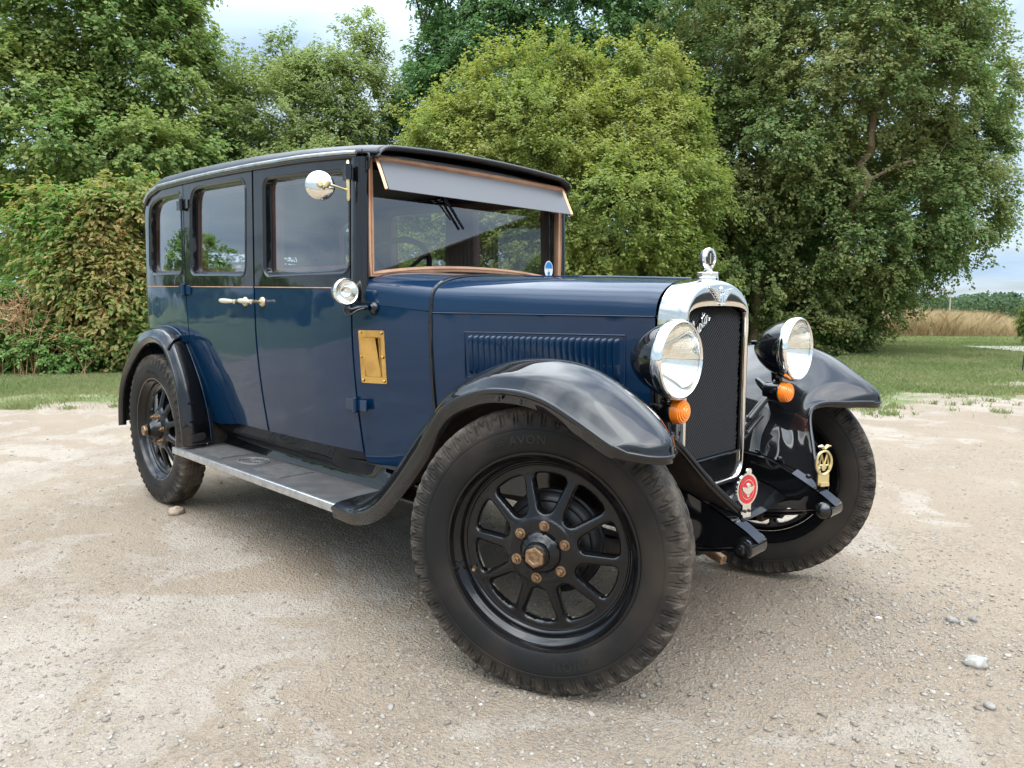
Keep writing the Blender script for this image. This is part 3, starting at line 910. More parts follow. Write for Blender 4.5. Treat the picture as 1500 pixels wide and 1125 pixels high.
# --- bright hawthorn in front of it
t4 = 14.2
sx = r2.uniform(590, 1040, 110)
sy = np.interp(sx, [590, 640, 700, 760, 830, 900, 960, 1020], [215, 168, 112, 78, 88, 92, 98, 150]) + r2.uniform(-34, 60, 110)
spk = np.array([W(a, c, t4 + r2.uniform(-.5, .5)) for a, c in zip(sx, sy)])
spd = unit(np.array([0, 0, 1.0]) + r2.normal(size=(110, 3)) * .5)
tree('hawthorn_tree', G(840, t4), 'bright yellow green hawthorn tree right behind the car roof', 'tree', None, 14,
     [([G(840, t4), W(835, 380, t4), W(800, 250, t4), W(770, 130, t4)], .15, .04), ([W(836, 400, t4), W(920, 260, t4), W(960, 160, t4)], .10, .03), ([W(838, 420, t4), W(700, 310, t4), W(640, 230, t4)], .08, .03)],
     [bl(790, 240, 140, 110, t4), bl(910, 225, 105, 90, t4), bl(690, 255, 95, 95, t4), bl(960, 310, 90, 100, t4 - .5), bl(860, 340, 160, 110, t4 - .7), bl(730, 350, 130, 100, t4 - .4),
      bl(990, 215, 50, 60, t4), bl(600, 300, 45, 50, t4 + .5), bl(835, 118, 38, 32, t4), bl(945, 128, 42, 36, t4), bl(1005, 285, 48, 55, t4 - .6), bl(660, 205, 42, 34, t4), bl(745, 130, 40, 30, t4), bl(940, 420, 100, 65, t4 - .3), bl(620, 390, 100, 80, t4)],
     2300, .42, 100, .056, .75, G_HAW, spikes=(spk, spd), up=.35, droop=.12, nbough=110)
# --- field maple, right
t5 = 17.0
tree('field_maple', G(1190, t5 + .3), 'large spreading field maple on the right with bare limbs showing', 'tree', None, 15,
     [([G(1110, t5), W(1108, 430, t5), W(1102, 330, t5), W(1085, 200, t5)], .20, .07), ([G(1180, t5), W(1195, 440, t5), W(1225, 350, t5 - 1), W(1262, 270, t5 - 1.6), W(1282, 170, t5 - 1.9), W(1340, 60, t5 - 1)], .17, .05),
      ([W(1110, 420, t5), W(1160, 360, t5 - .8), W(1215, 330, t5 - 1.6)], .09, .03), ([W(1262, 270, t5 - 1.6), W(1320, 240, t5 - 1.9), W(1370, 236, t5 - 1.7)], .045, .012),
      ([W(1104, 380, t5), W(1040, 260, t5 - .5), W(1010, 160, t5 - .4)], .09, .03), ([W(1195, 440, t5), W(1290, 340, t5), W(1380, 280, t5)], .09, .03)],
     [bl(1220, 140, 190, 170, t5), bl(1110, 240, 130, 130, t5 - .3), bl(1370, 140, 95, 120, t5), bl(1350, 290, 105, 95, t5 - .2), bl(1050, 100, 110, 130, t5), bl(1240, 20, 190, 120, t5 + .3), bl(1405, 225, 66, 75, t5),
      bl(1230, 350, 150, 95, t5 + .2), bl(1100, 380, 110, 90, t5 + .6), bl(1322, 372, 72, 45, t5 + .3), bl(1340, -30, 70, 80, t5), bl(1180, 460, 120, 60, t5 + .8), bl(1412, 312, 42, 36, t5 + .5), bl(1262, 438, 36, 45, t5 + 1)],
     3500, .47, 90, .066, .85, G_FIELD, bark=BARKL, nbough=80, depth_bias=.68)
# --- understorey closing the gaps below the crowns
tree('understorey_bush', G(560, 21), 'dark understorey bush glimpsed low behind the saloon car', 'bush', None, 16,
     [([G(560, 21), W(560, 430, 21), W(540, 380, 21)], .06, .02), ([G(585, 21), W(600, 420, 21)], .05, .02)],
     [bl(520, 400, 170, 110, 21), bl(690, 400, 150, 110, 21), bl(360, 400, 130, 90, 21)], 520, .55, 70, .10, .7, G_OAK, nbough=30)
tree('alder_tree', G(1230, 21.5), 'dark green tree filling the gaps behind the field maple', 'tree', None, 25,
     [([G(1230, 21.5), W(1230, 300, 21.5), W(1220, 80, 21.5)], .22, .06), ([W(1225, 320, 21.5), W(1100, 220, 21.5), W(1010, 120, 21.5)], .12, .04)],
     [bl(1210, 120, 160, 170, 21.5), bl(1060, 150, 120, 190, 21.5), bl(1330, 230, 100, 110, 21.5), bl(1180, 330, 150, 110, 21.5), bl(880, 330, 160, 110, 21), bl(1120, 20, 150, 120, 21.5), bl(1000, 330, 120, 110, 21.5)], 1000, .62, 80, .115, .75, G_OAK, nbough=20)
tree('holly_bush', G(1080, 19.5), 'dark bush in the shade between hawthorn and field maple', 'bush', None, 17,
     [([G(1080, 19.5), W(1078, 440, 19.5), W(1060, 380, 19.5)], .06, .02), ([G(1100, 19.5), W(1115, 430, 19.5)], .05, .02)],
     [bl(1060, 390, 110, 120, 19.5), bl(1150, 430, 110, 80, 20), bl(970, 400, 110, 120, 19.5), bl(1050, 250, 80, 100, 20)], 620, .5, 76, .085, .7, G_OAK, nbough=30)
tree('elder_shrub', G(1215, 17.6), 'leafy low shrub at the foot of the field maple', 'shrub', None, 18,
     [([G(1215, 17.6), W(1210, 490, 17.6), W(1200, 465, 17.6)], .03, .01), ([G(1230, 17.6), W(1245, 480, 17.6)], .03, .01)],
     [bl(1200, 480, 55, 32, 17.6), bl(1150, 485, 60, 35, 17.6), bl(1245, 470, 28, 24, 17.6)], 200, .32, 70, .075, .7, G_BRAM, nbough=18)
# --- reddish dogwood bush and bramble hedge, left
b1 = 12.2
tree('dogwood_bush', G(150, b1), 'bushy shrub with reddening leaves behind the rear fender', 'bush', None, 19,
     [([G(150, b1), W(140, 430, b1), W(110, 340, b1)], .05, .02), ([G(170, b1), W(185, 420, b1), W(190, 310, b1)], .05, .02), ([G(130, b1), W(95, 420, b1), W(60, 330, b1)], .04, .015)],
     [bl(120, 322, 78, 46, b1), bl(190, 310, 52, 48, b1), bl(52, 318, 28, 22, b1), bl(155, 395, 68, 66, b1), bl(195, 460, 62, 85, b1), bl(130, 480, 32, 55, b1 + .3), bl(95, 360, 40, 30, b1 - .2)],
     520, .46, 84, .094, .52, G_RED, nbough=50, up=.15, droop=.55, clump=.9)
tree('bramble_thicket', G(45, 12), 'low green bramble thicket beside the grass strip at far left', 'hedge', None, 20,
     [([G(45, 12), W(40, 510, 12), W(30, 470, 12)], .02, .008), ([G(45, 12), W(85, 535, 12), W(125, 480, 12)], .02, .008), ([G(45, 12), W(0, 535, 12), W(-50, 500, 12)], .02, .008)],
     [bl(40, 505, 75, 38, 12), bl(125, 515, 70, 30, 12), bl(-50, 490, 80, 60, 12), bl(60, 470, 70, 38, 12.6), bl(-120, 470, 80, 80, 12.5), bl(10, 460, 50, 30, 13)],
     760, .30, 70, .06, .7, G_BRAM, nbough=40, up=.3)
tree('yew_sapling', G(1506, 21), 'small green conifer cut off by the right edge of the lawn', 'tree', None, 22,
     [([G(1506, 21), W(1506, 480, 21), W(1508, 440, 21)], .05, .01)],
     [bl(1509, 476, 9, 17, 21), bl(1513, 456, 6, 18, 21)], 90, .24, 60, .08, .22, leaf_mat('conifer_needles', [(0, (.14, .19, .05)), (.5, (.22, .28, .08)), (1, (.30, .34, .12))]), nbough=14, up=.1)

# trees standing behind the photographer, mirrored in the side windows
for k, (x, y, h, lab) in enumerate([(-34, -13.5, 5.2, 'rounded green tree mirrored in the rear quarter window'), (-40, -25, 4.0, 'low dark tree mirrored in the front door window'), (-30, -20.5, 2.3, 'bushy green shrub mirrored at the foot of the rear door window')]):
    base = np.array((x, y, 0.0))
    tree('garden_tree', base, lab, 'tree', 'trees behind the photographer', 60 + k, [([base, base + np.array((0, 0, h * .5)), base + np.array((.2, .1, h * .8))], .14, .04)],
         [(base + np.array((0, 0, h * .62)), np.array((h * .42, h * .42, h * .36)), 1.0), (base + np.array((h * .3, .4, h * .42)), np.array((h * .3, h * .3, h * .28)), .8)], 320, .6, 60, .16, .7, G_BRAM, nbough=14, front=.3)

# dry stems standing in the brambles
mb = MB(); r = np.random.default_rng(3)
for i in range(75):
    px = r.uniform(-60, 66) if i < 60 else r.uniform(66, 135)
    b0 = G(px, 11.35 + r.uniform(-.15, .35)); h = r.uniform(.8, 1.5) if px < 66 else r.uniform(.35, .8)
    lean = r.normal(size=2) * .22
    p = cr([b0, b0 + np.array([lean[0] * .4, lean[1] * .4, h * .55]), b0 + np.array([lean[0], lean[1], h])], 7)
    mb.tube(p, np.linspace(.007, .0025, 7), 4)
    for k in range(9):
        t = r.uniform(.45, 1); a = p[min(6, int(t * 6))]
        e = a + np.array([r.normal() * .10, r.normal() * .10, r.uniform(.02, .15)])
        mb.tube([a, (a + e) / 2, e], [.006, .005, .009], 4)
o = mb.build('dry_dock_stems', pmat('dry_stem', (.42, .26, .13), rough=.9, var=((.30, .16, .08), 6, .4, .7)), smooth=60)
tag(o, 'rusty brown dry weed stems standing up in the brambles', 'weeds', kind='stuff')

# ------------------------------------------------------------------ grass, dry field, far wood
def blades(n, pos, h, w, lean, r):
    a = r.random(n) * 2 * np.pi
    hh = h * r.uniform(.4, 1.3, n)
    s = np.stack([np.cos(a), np.sin(a), np.zeros(n)], -1) * (w * r.uniform(.6, 1.4, n))[:, None]
    ld = r.normal(size=(n, 3)) * lean; ld[:, 2] = 0
    m_ = pos + np.array([0, 0, .55]) * hh[:, None] + ld * hh[:, None] * .35
    t = pos + np.array([0, 0, 1.0]) * hh[:, None] + ld * hh[:, None]
    return np.stack([pos - s, pos + s, m_ + s * .7, t, m_ - s * .7], 1)
def pent_mesh(name, P, mat):
    return quads_mesh(name, P.reshape(-1, 3), mat, per=5)
G_GRASS = leaf_mat('grass_blade', [(0, (0.131, 0.213, 0.055)), (.5, (0.197, 0.271, 0.085)), (.85, (0.271, 0.303, 0.128)), (1, (0.377, 0.344, 0.187))], trans=0.25)
def scatter_grass():
    r = np.random.default_rng(9)
    out = []
    for (pa, pb, da, db, n) in ((-120, 240, 7.6, 12.4, 90000), (1230, 1600, 7.2, 27, 210000)):
        d = da * (db / da) ** r.random(n); u = r.uniform(pa, pb, n)
        P = CAM[:2] + d[:, None] * (FWD[:2] / np.hypot(*FWD[:2]) + (u[:, None] - 750) / FPX * RGT[:2])
        e = edge_dist(P[:, 0], P[:, 1]) + 2.2 * fbm(P[:, 0] * .8, P[:, 1] * .8, 3)
        k = (e + r.normal(0, .25, n) > .15) | ((e > -3.2 + r.random(n) * 1.5) & (fbm(P[:, 0] * 5.3 + 3, P[:, 1] * 5.3, 3) > .30 + .2 * r.random(n)) & (r.random(n) < .5))
        P = P[k]
        P3 = np.concatenate([P, ground_z(P[:, 0], P[:, 1])[:, None]], 1)
        out.append(blades(len(P3), P3, .045, .0035, .5, r) if pa < 0 else blades(len(P3), P3, .05, .005, .5, r))
    return np.vstack(out)
o = bpy.data.objects.new('grass', pent_mesh('grass', scatter_grass(), G_GRASS)); COL.objects.link(o)
tag(o, 'short mown green grass around the gravel yard', 'grass', kind='stuff')

G_DRY = leaf_mat('dry_grass_blade', [(0, (0.391, 0.281, 0.145)), (.5, (0.527, 0.399, 0.230)), (1, (0.646, 0.527, 0.340))], trans=0.35)
r = np.random.default_rng(10)
n = 120000
u = r.uniform(1215, 1640, n); d = r.uniform(27.5, 36, n) ** 1.0
P3 = np.array([G(a, c) for a, c in zip(u, d)])
P3[:, 2] = ground_z(P3[:, 0], P3[:, 1])
hh = np.interp(u, [1215, 1260, 1300, 1360, 1420, 1470, 1500, 1640], [.55, .8, .72, .85, .72, .5, .35, .35]) * (1 + .5 * fbm(u * .03, d * .6, 3))
bd = blades(n, P3, 1.0, .0065, .42, r)
bd = P3[:, None] + (bd - P3[:, None]) * np.array([1, 1, 1.0]) * np.stack([hh * .6 + .4, hh * .6 + .4, hh], -1)[:, None]
o = bpy.data.objects.new('dry_grass', pent_mesh('dry_grass', bd, G_DRY)); COL.objects.link(o)
tag(o, 'tall dry straw coloured grass bank beyond the lawn', 'dry grass', kind='stuff')

# stubble field behind the bank
mb = MB()
fp = [G(1150, 36), G(1900, 36), G(2300, 190), G(1000, 190)]
nn_ = 24
P = np.array([[(fp[0] * (1 - j / nn_) + fp[1] * j / nn_) * (1 - i / nn_) + (fp[3] * (1 - j / nn_) + fp[2] * j / nn_) * i / nn_ for j in range(nn_ + 1)] for i in range(nn_ + 1)])
P[..., 2] = ground_z(P[..., 0], P[..., 1]) + .05
mb.grid(P, flip=True)
tag(mb.build('stubble_field', pmat('stubble', (.42, .30, .15), rough=.95, var=((.34, .23, .11), .4, .4, .7))), kind='structure')

# bush-sized crowns massed on the skyline
G_FAR = leaf_mat('far_wood_leaf', [(0, (0.054, 0.095, 0.045)), (.5, (0.081, 0.131, 0.062)), (1, (0.117, 0.171, 0.085))], trans=0.46)
r = np.random.default_rng(31)
pp = []
az0 = math.atan2(FWD[1], FWD[0])
for i in range(300):
    a = az0 + (r.uniform(-.85, -.30) if i < 130 else r.uniform(-.3, 2 * np.pi - .85))
    D_ = r.uniform(205, 250)
    c = np.array([CAM[0] + math.cos(a) * D_, CAM[1] + math.sin(a) * D_, 0])
    h = r.uniform(5.4, 7.6) * (1.0 if i < 130 else .9); w = r.uniform(2.5, 5.5) * (1 if i < 130 else 2.4)
    c[2] = float(height(c[0], c[1])) + h * .45
    m_ = 620 if i < 130 else 120
    dd = unit(r.normal(size=(m_, 3))); q = c + dd * np.array([w, w, h * .55]) * r.uniform(.75, 1.05, (m_, 1))
    nn_ = unit(dd + r.normal(size=dd.shape) * .5)
    pp.append(leaves_at(q, unit(np.cross(nn_, r.normal(size=dd.shape))), nn_, .7 if i < 130 else 2.2, 1.0, r))
o = bpy.data.objects.new('far_wood', leaf_mesh('far_wood', np.vstack(pp), G_FAR)); COL.objects.link(o)
tag(o, 'line of distant green woodland on the horizon', 'woodland', kind='stuff')

# pale concrete track beyond the lawn
mb = MB()
c4 = [np.array((-4.15, 20.9)), np.array((-1.6, 18.3)), np.array((3.5, 21.5)), np.array((1.0, 25.0))]
P = np.array([[(c4[0] * (1 - j / 12) + c4[1] * j / 12) * (1 - i / 12) + (c4[3] * (1 - j / 12) + c4[2] * j / 12) * i / 12 for j in range(13)] for i in range(13)])
P = np.concatenate([P, (ground_z(P[..., 0], P[..., 1]) + .03)[..., None]], -1)
mb.grid(P)
tag(mb.build('concrete_path', pmat('pale_concrete', (.55, .52, .46), rough=.9, var=((.46, .44, .39), 1.5, .4, .7))), kind='structure')

# post on the skyline, thin stake by the lawn edge
mb = MB(); g0 = G(1384, 95); g0[2] = float(height(g0[0], g0[1]))
mb.tube([g0, g0 + np.array([0, 0, 3.9])], [.10, .07], 8); mb.box(g0 + np.array([0, 0, 3.75]), (.34, .06, .06))
tag(mb.build('utility_pole', pmat('grey_pole_wood', (.30, .27, .23), rough=.9)), 'thin grey utility pole standing before the distant woodland', 'pole')
mb = MB(); g0 = G(1496, 12.5)
mb.tube([g0, g0 + np.array([.01, .02, .30]), g0 + np.array([.03, .03, .56])], [.011, .010, .009], 7); mb.box(g0 + np.array([.03, .03, .56]), (.03, .03, .02))
tag(mb.build('stake', M['dark']), 'thin dark stake stuck in the grass at the right edge', 'stake')

# corrugated barn across the yard (its gable is mirrored in the windscreen)
barn = empty('barn', (15, 18, 0)); tag(barn, 'dark corrugated barn mirrored in the windscreen', 'barn')
bm_ = pmat('dark_corrugated_sheet', (.035, .038, .042), rough=.55, var=((.06, .06, .06), 2, .4, .7))
def barn_pt(u, v, w):                       # u along the gable, v depth, w up
    gdir = np.array([-.74, .67, 0]); ndir = np.array([.67, .74, 0])
    return gdir * u + ndir * v + np.array([0, 0, w])
mb = MB(); nu = 240
us = np.linspace(-6, 6, nu)
wav = .04 * np.sin(us * 2 * np.pi / .16)
mb.grid(np.array([[barn_pt(u, k, 0) for u, k in zip(us, wav)], [barn_pt(u, k, 2.3 + (6 - abs(u)) * .36) for u, k in zip(us, wav)]]))
for s in (-1, 1): mb.grid(np.array([[barn_pt(6 * s, v, 0) for v in (0, 14)], [barn_pt(6 * s, v, 2.3) for v in (0, 14)]]))
mb.build('wall', bm_, barn)
mb = MB()
for s in (-1, 1): mb.grid(np.array([[barn_pt(0, v, 4.52) for v in (-.3, 14)], [barn_pt(6.4 * s, v, 2.2) for v in (-.3, 14)]]))
mb.build('roof', pmat('barn_roof_sheet', (.16, .16, .16), rough=.7), barn, solid=.05)
# ====================================================================== the car
# x forward from the front axle, y to the car's left, z up; the near side is y < 0
car = empty('vintage_car', (0, 0, 0))
tag(car, 'dark blue and black vintage saloon car parked on pale gravel', 'car')
WB, TRK, RAD = 2.838, .6706, .4127
STEER = .4057
PXK = np.array([-3.29, -3.27, -3.22, -3.15, -3.05, -2.85, -2.54, -1.79, -1.30, -1.08, -.74, -.2, .05])
PYK = np.array([.49, .55, .60, .632, .645, .648, .65, .645, .622, .60, .478, .285, .205])
def plan(x): return np.interp(x, PXK, PYK)
# smoothed plan
_xs = np.linspace(-3.29, .05, 400); _ys = np.interp(_xs, PXK, PYK)
_ker = np.hanning(19); _ker /= _ker.sum()
_yp = np.convolve(np.pad(_ys, 9, mode='edge'), _ker, mode='valid')
_yp[:20] = _ys[:20]
def plan(x): return np.interp(x, _xs, _yp)
def ySide(x, z):
    y = plan(x) - max(0.0, (1.0 - z) / .48) ** 1.5 * .035
    if z > 1.16: y -= (z - 1.16) * .02
    y -= .012 * ((z - .95) / .45) ** 2 if z < .95 else 0
    return y
def waist(x): return 1.154 + (-x - 1.1) * .0182
GUT = [(-3.29, 1.36), (-3.26, 1.47), (-3.20, 1.575), (-3.11, 1.655), (-3.02, 1.698), (-2.87, 1.722), (-2.54, 1.717), (-2.18, 1.708), (-1.79, 1.694), (-1.40, 1.678), (-1.05, 1.655), (-.95, 1.648)]
_gx, _gz = np.array(GUT).T
def gutter(x): return np.interp(x, _gx, _gz)

def S(off=0.0, sg=-1):
    """map (x,z) on to the body side, pushed out by off"""
    return lambda p: (p[0], sg * (ySide(p[0], p[1]) + off), p[1])

def inset(P, d):
    """move a counter-clockwise loop inwards"""
    P = np.asarray(P, float)
    T = np.roll(P, -1, 0) - np.roll(P, 1, 0)
    T /= np.linalg.norm(T, axis=1)[:, None] + 1e-12
    return P + np.stack([-T[:, 1], T[:, 0]], 1) * d

def ccw(P):
    P = np.asarray(P, float)
    a = np.sum(P[:, 0] * np.roll(P[:, 1], -1) - np.roll(P[:, 0], -1) * P[:, 1])
    return P if a > 0 else P[::-1]

WIN = {
 1: ccw(roundpoly([(-1.705, 1.640), (-1.088, 1.606), (-1.085, 1.205), (-1.705, 1.203)], [.06, .06, .06, .06], 8)),
 2: ccw(roundpoly([(-2.462, 1.676), (-1.852, 1.656), (-1.866, 1.213), (-2.480, 1.230)], [.10, .07, .06, .07], 8)),
 3: ccw(roundpoly([(-3.045, 1.635), (-2.90, 1.672), (-2.577, 1.669), (-2.574, 1.238), (-3.07, 1.250)], [.10, .10, .04, .06, .09], 8)),
}
WINL = {1: WIN[1]}

def both(fn, name, mats, parent, **kw):
    """a near-side part and its twin on the far side"""
    a = fn()
    o1 = a.build(name, mats, parent, **kw)
    o2 = a.mirror().build(name, mats, parent, **kw)
    return o1, o2

BODYM = [M['blue'], M['black'], M['dark']]
def paint(x, z): return 1 if z > waist(x) else 0

def panel(outline, holes):
    mb = MB()
    mb.sheet(outline, holes, S(0), h=.035, lines=[((outline[:, 0].min() + .004, waist(outline[:, 0].min())), (outline[:, 0].max() - .004, waist(outline[:, 0].max())))] if (outline[:, 1].max() > 1.3) else (),
             flip=False, mfn=lambda c: paint(c[0], c[1]))
    q = densify(np.asarray(outline, float), .035)
    n0 = len(mb.m)
    mb.ring([[S(0)(p) for p in q], [S(-.014)(p) for p in q]], flip=False)
    mb.m[n0:] = [paint(*p) for p in q]
    return mb
def window_trim(w, sg_depth=0):
    """stepped reveal running in from the panel to the glass"""
    mb = MB()
    L = [(-.004, .0), (-.003, .003), (.004, .003), (.010, -.005), (.016, -.006), (.020, -.026), (.026, -.028)]
    loops = []
    for d, off in L:
        q = inset(w, d)
        loops.append([S(off)(p) for p in q])
    mb.ring(loops, flip=False)
    return mb
def garnish(w):
    mb = MB()
    loops = []
    for d, off in [(.024, -.032), (.040, -.034), (.044, -.05), (.044, -.075), (.0, -.085)]:
        loops.append([S(off)(p) for p in inset(w, d)])
    mb.ring(loops)
    return mb
def pane(w):
    mb = MB()
    mb.sheet(inset(w, .018), [], S(-.029), h=.12)
    return mb

# ---- doors
GAP = .0035
zA, zB = .507, .512
frontdoor = ccw(np.array([(-1.784 + GAP, gutter(-1.788) - .008), (-1.784 + GAP, 1.3), (-1.783 + GAP, 1.0), (-1.781 + GAP, zB)] +
                         [(-1.086 - GAP, zA), (-1.083 - GAP, .85), (-1.083 - GAP, 1.2), (-1.080 - GAP, gutter(-1.08) - .010)] +
                         [(x, gutter(x) - .009) for x in (-1.2, -1.35, -1.5, -1.65)]))
reardoor = ccw(np.array([(-1.79 - GAP, zB), (-1.79 - GAP, 1.0), (-1.791 - GAP, 1.35), (-1.791 - GAP, gutter(-1.79) - .008)] +
                        [(x, gutter(x) - .009) for x in (-1.95, -2.1, -2.25, -2.4)] +
                        [(-2.546 + GAP, gutter(-2.546) - .008), (-2.54 + GAP, 1.2), (-2.522 + GAP, .93), (-2.49, .868), (-2.42, .812), (-2.33, .748), (-2.246, .680), (-2.17, .60), (-2.12, .51)]))
def lever(x0, x1, z):
    mb = MB()
    y = -(ySide((x0 + x1) / 2, z))
    # escutcheon at x0, lever reaching to x1
    mb.lathe([(0, .012), (.014, .012), (.021, .006), (.022, 0)], (x0, -ySide(x0, z) , z), (0, -1, 0), 20, 1)
    mb.lathe([(.0075, 0), (.0075, .040), (.011, .044), (.011, .056), (.006, .060), (0, .060)], (x0, -ySide(x0, z), z), (0, -1, 0), 14, 1)
    s = np.sign(x1 - x0)
    px = np.array([0, .012, .03, .06, .09, .115, .128, .132]) * abs(x1 - x0) / .132
    rr = np.array([.006, .007, .0085, .0105, .0115, .0105, .0075, .001])
    P = np.array([(x0 + s * a, y - .05, z + .001 * i) for i, a in enumerate(px)])
    mb.tube(P, rr, 12, 0, sx=.7)
    return mb
def hinge(x, z, mat=0, dx=.065):
    mb = MB()
    y = -ySide(x, z)
    mb.box((x - dx * .55, y - .006, z), (dx, .012, .046)); mb.box((x + dx * .55, y - .004, z), (dx, .008, .044))
    mb.tube([(x, y - .013, z - .03), (x, y - .013, z + .03)], .011, 12)
    return mb

for nm, outl, wn_, lever_args, hinges in (('door', frontdoor, 1, (-1.715, -1.845, 1.101), [(-1.083, .70)]), ('door', reardoor, 2, (-1.872, -2.035, 1.102), [(-2.537, 1.163), (-2.538, 1.595)])):
    d1, d2 = both(lambda: panel(outl, [WIN[wn_]]), nm, BODYM, car, smooth=30)
    for dd, mir in ((d1, False), (d2, True)):
        f = lambda mb, n, mt, **k: (mb.mirror() if mir else mb).build(n, mt, dd, **k)
        f(window_trim(WIN[wn_]), 'window_frame', M['black'], smooth=50)
        f(garnish(WIN[wn_]), 'window_garnish', M['wood'], smooth=40)
        f(pane(WIN[wn_]), 'window_pane', M['glass'])
        f(lever(*lever_args), 'handle', [M['ivory'], M['oldbrass']], smooth=50)
        for hx, hz in hinges:
            f(hinge(hx, hz), 'hinge', M['black'] if hz > 1.3 else M['blue'], bevel=.002)

# ---- body: quarter panels, back, scuttle, pillars (one shell)
quarter = ccw(np.array([(-2.546 - GAP, gutter(-2.546) - .008)] + [(x, gutter(x) - .009) for x in (-2.7, -2.87, -2.95, -3.02, -3.07, -3.11, -3.16, -3.20, -3.23, -3.26, -3.285)] +
                       [(-3.287, 1.2), (-3.287, .55), (-3.2, .5), (-2.8, .49), (-2.3, .485), (-2.125, .505), (-2.175, .597), (-2.25, .677), (-2.333, .744), (-2.423, .807), (-2.494, .862), (-2.53, .93), (-2.54 - GAP, 1.2)]))
zScut = lambda x: np.interp(x, [-1.06, -.74], [1.10, 1.066])
scut = ccw(np.array([(-1.08 + GAP * .3, .47), (-.752, .44), (-.746, .8), (-.743, 1.064), (-.9, 1.082), (-1.06, 1.10), (-1.079 + GAP * .3, 1.10)]))
def hood_sec(x, n=33):
    """half section of bonnet and scuttle top, from the near hinge line over the crown to the far one"""
    t = np.clip((x + 1.04) / 1.083, 0, 1)
    a = plan(x)
    zb = np.interp(x, [-1.06, -.74, .05], [1.10, 1.066, 1.058])
    zt = np.interp(x, [-1.04, -.74, -.28, .045], [1.227, 1.203, 1.19, 1.176])
    e = np.interp(x, [-1.04, -.74, -.35, .045], [4.4, 3.7, 2.9, 2.35])
    th = np.linspace(-np.pi / 2, np.pi / 2, n)
    y = np.sign(np.sin(th)) * np.abs(np.sin(th)) ** (2 / e) * a
    z = zb + (zt - zb) * np.abs(np.cos(th)) ** (2 / e)
    return np.stack([np.full(n, x), y, z], -1)
def body_mb():
    mb = MB()
    # scuttle: sides and rounded top in one pressing
    xs = np.linspace(-1.075, -.746, 14)
    mb.grid(np.array([hood_sec(x) for x in xs]), 0)
    a = MB(); a.sheet(scut, [], S(0), h=.035)
    for k in (a, a.mirror()): mb.add(np.vstack(k.v), k.f)
    return mb
def quarter_mb():
    a = MB()
    a.sheet(quarter, [WIN[3]], S(0), h=.035, lines=[((-3.28, waist(-3.28)), (-2.555, waist(-2.555)))], mfn=lambda c: paint(c[0], c[1]))
    q = densify(np.asarray(quarter, float), .035); n0 = len(a.m)
    a.ring([[S(0)(p) for p in q], [S(-.014)(p) for p in q]]); a.m[n0:] = [paint(*p) for p in q]
    return a
def jamb_mb(x):
    a = MB()
    a.grid(np.array([[(x + dx, -(ySide(x, z) - .014), z) for z in np.linspace(.92 if x < -2.4 else .5, gutter(x) - .01, 20)] for dx in (-.018, .018)]), 0)
    return a
def post_mb():
    a = MB()
    zz = np.linspace(1.10, 1.640, 16)
    post = [(-1.078, .600), (-1.060, .603), (-1.042, .600), (-1.026, .590), (-1.018, .576), (-1.020, .560), (-1.045, .556), (-1.075, .556)]
    post = cr(post, 22)
    a.grid(np.array([[(x + .002, -(y - (z - 1.16) * .02), z) for x, y in post] for z in zz]), 0, flip=True)
    return a
def back_mb():
    mb = MB(); yy = .492
    mb.sheet(np.array([(-yy, .5), (yy, .5), (yy, 1.36), (-yy, 1.36)]), [roundpoly([(-.30, 1.19), (.30, 1.19), (.30, 1.345), (-.30, 1.345)], .04)],
             lambda p: (-3.287 - .02 * (1 - (p[0] / yy) ** 2), p[0], p[1]), h=.06, flip=True, mfn=lambda c: paint(-3.28, c[1]))
    return mb
body = body_mb().build('scuttle', BODYM, car, smooth=30)
qn, qf = both(quarter_mb, 'quarter_panel', BODYM, car, smooth=30)
back = back_mb().build('rear_panel', BODYM, car, smooth=30)
both(post_mb, 'windscreen_pillar', M['black'], car, smooth=50)
for x in (-1.083, -1.789, -2.543): both(lambda: jamb_mb(x), 'door_jamb', M['dark'], car, smooth=0)
for mir in (0, 1):
    f = lambda mb, n, mt, **k: (mb.mirror() if mir else mb).build(n, mt, qf if mir else qn, **k)
    f(window_trim(WIN[3]), 'window_frame', M['black'], smooth=50)
    f(garnish(WIN[3]), 'window_garnish', M['wood'], smooth=40)
    f(pane(WIN[3]), 'window_pane', M['glass'])
mb = MB(); mb.box((-3.297, 0, 1.27), (.003, .58, .15)); mb.build('rear_window_pane', M['glass'], back)
# coach line at the waist
def coach():
    mb = MB()
    for a, e in ((-3.26, -2.556), (-2.535, -1.797), (-1.780, -1.092)):
        xs = np.linspace(a, e, 24)
        mb.tube([(x, -(ySide(x, waist(x)) + .001), waist(x)) for x in xs], .0021, 6)
    return mb
both(coach, 'coach_line', M['copper'], car)
# scuttle bead where the bonnet meets
mb = MB(); q = hood_sec(-.744); q = np.vstack([[(-.746, -(ySide(-.746, z) + .001), z) for z in np.linspace(.5, 1.06, 12)], q + np.array([0, 0, .002]), [(-.746, (ySide(-.746, z) + .001), z) for z in np.linspace(1.06, .5, 12)]])
mb.tube(q, .0075, 8); mb.build('bonnet_bead', M['black'], car)

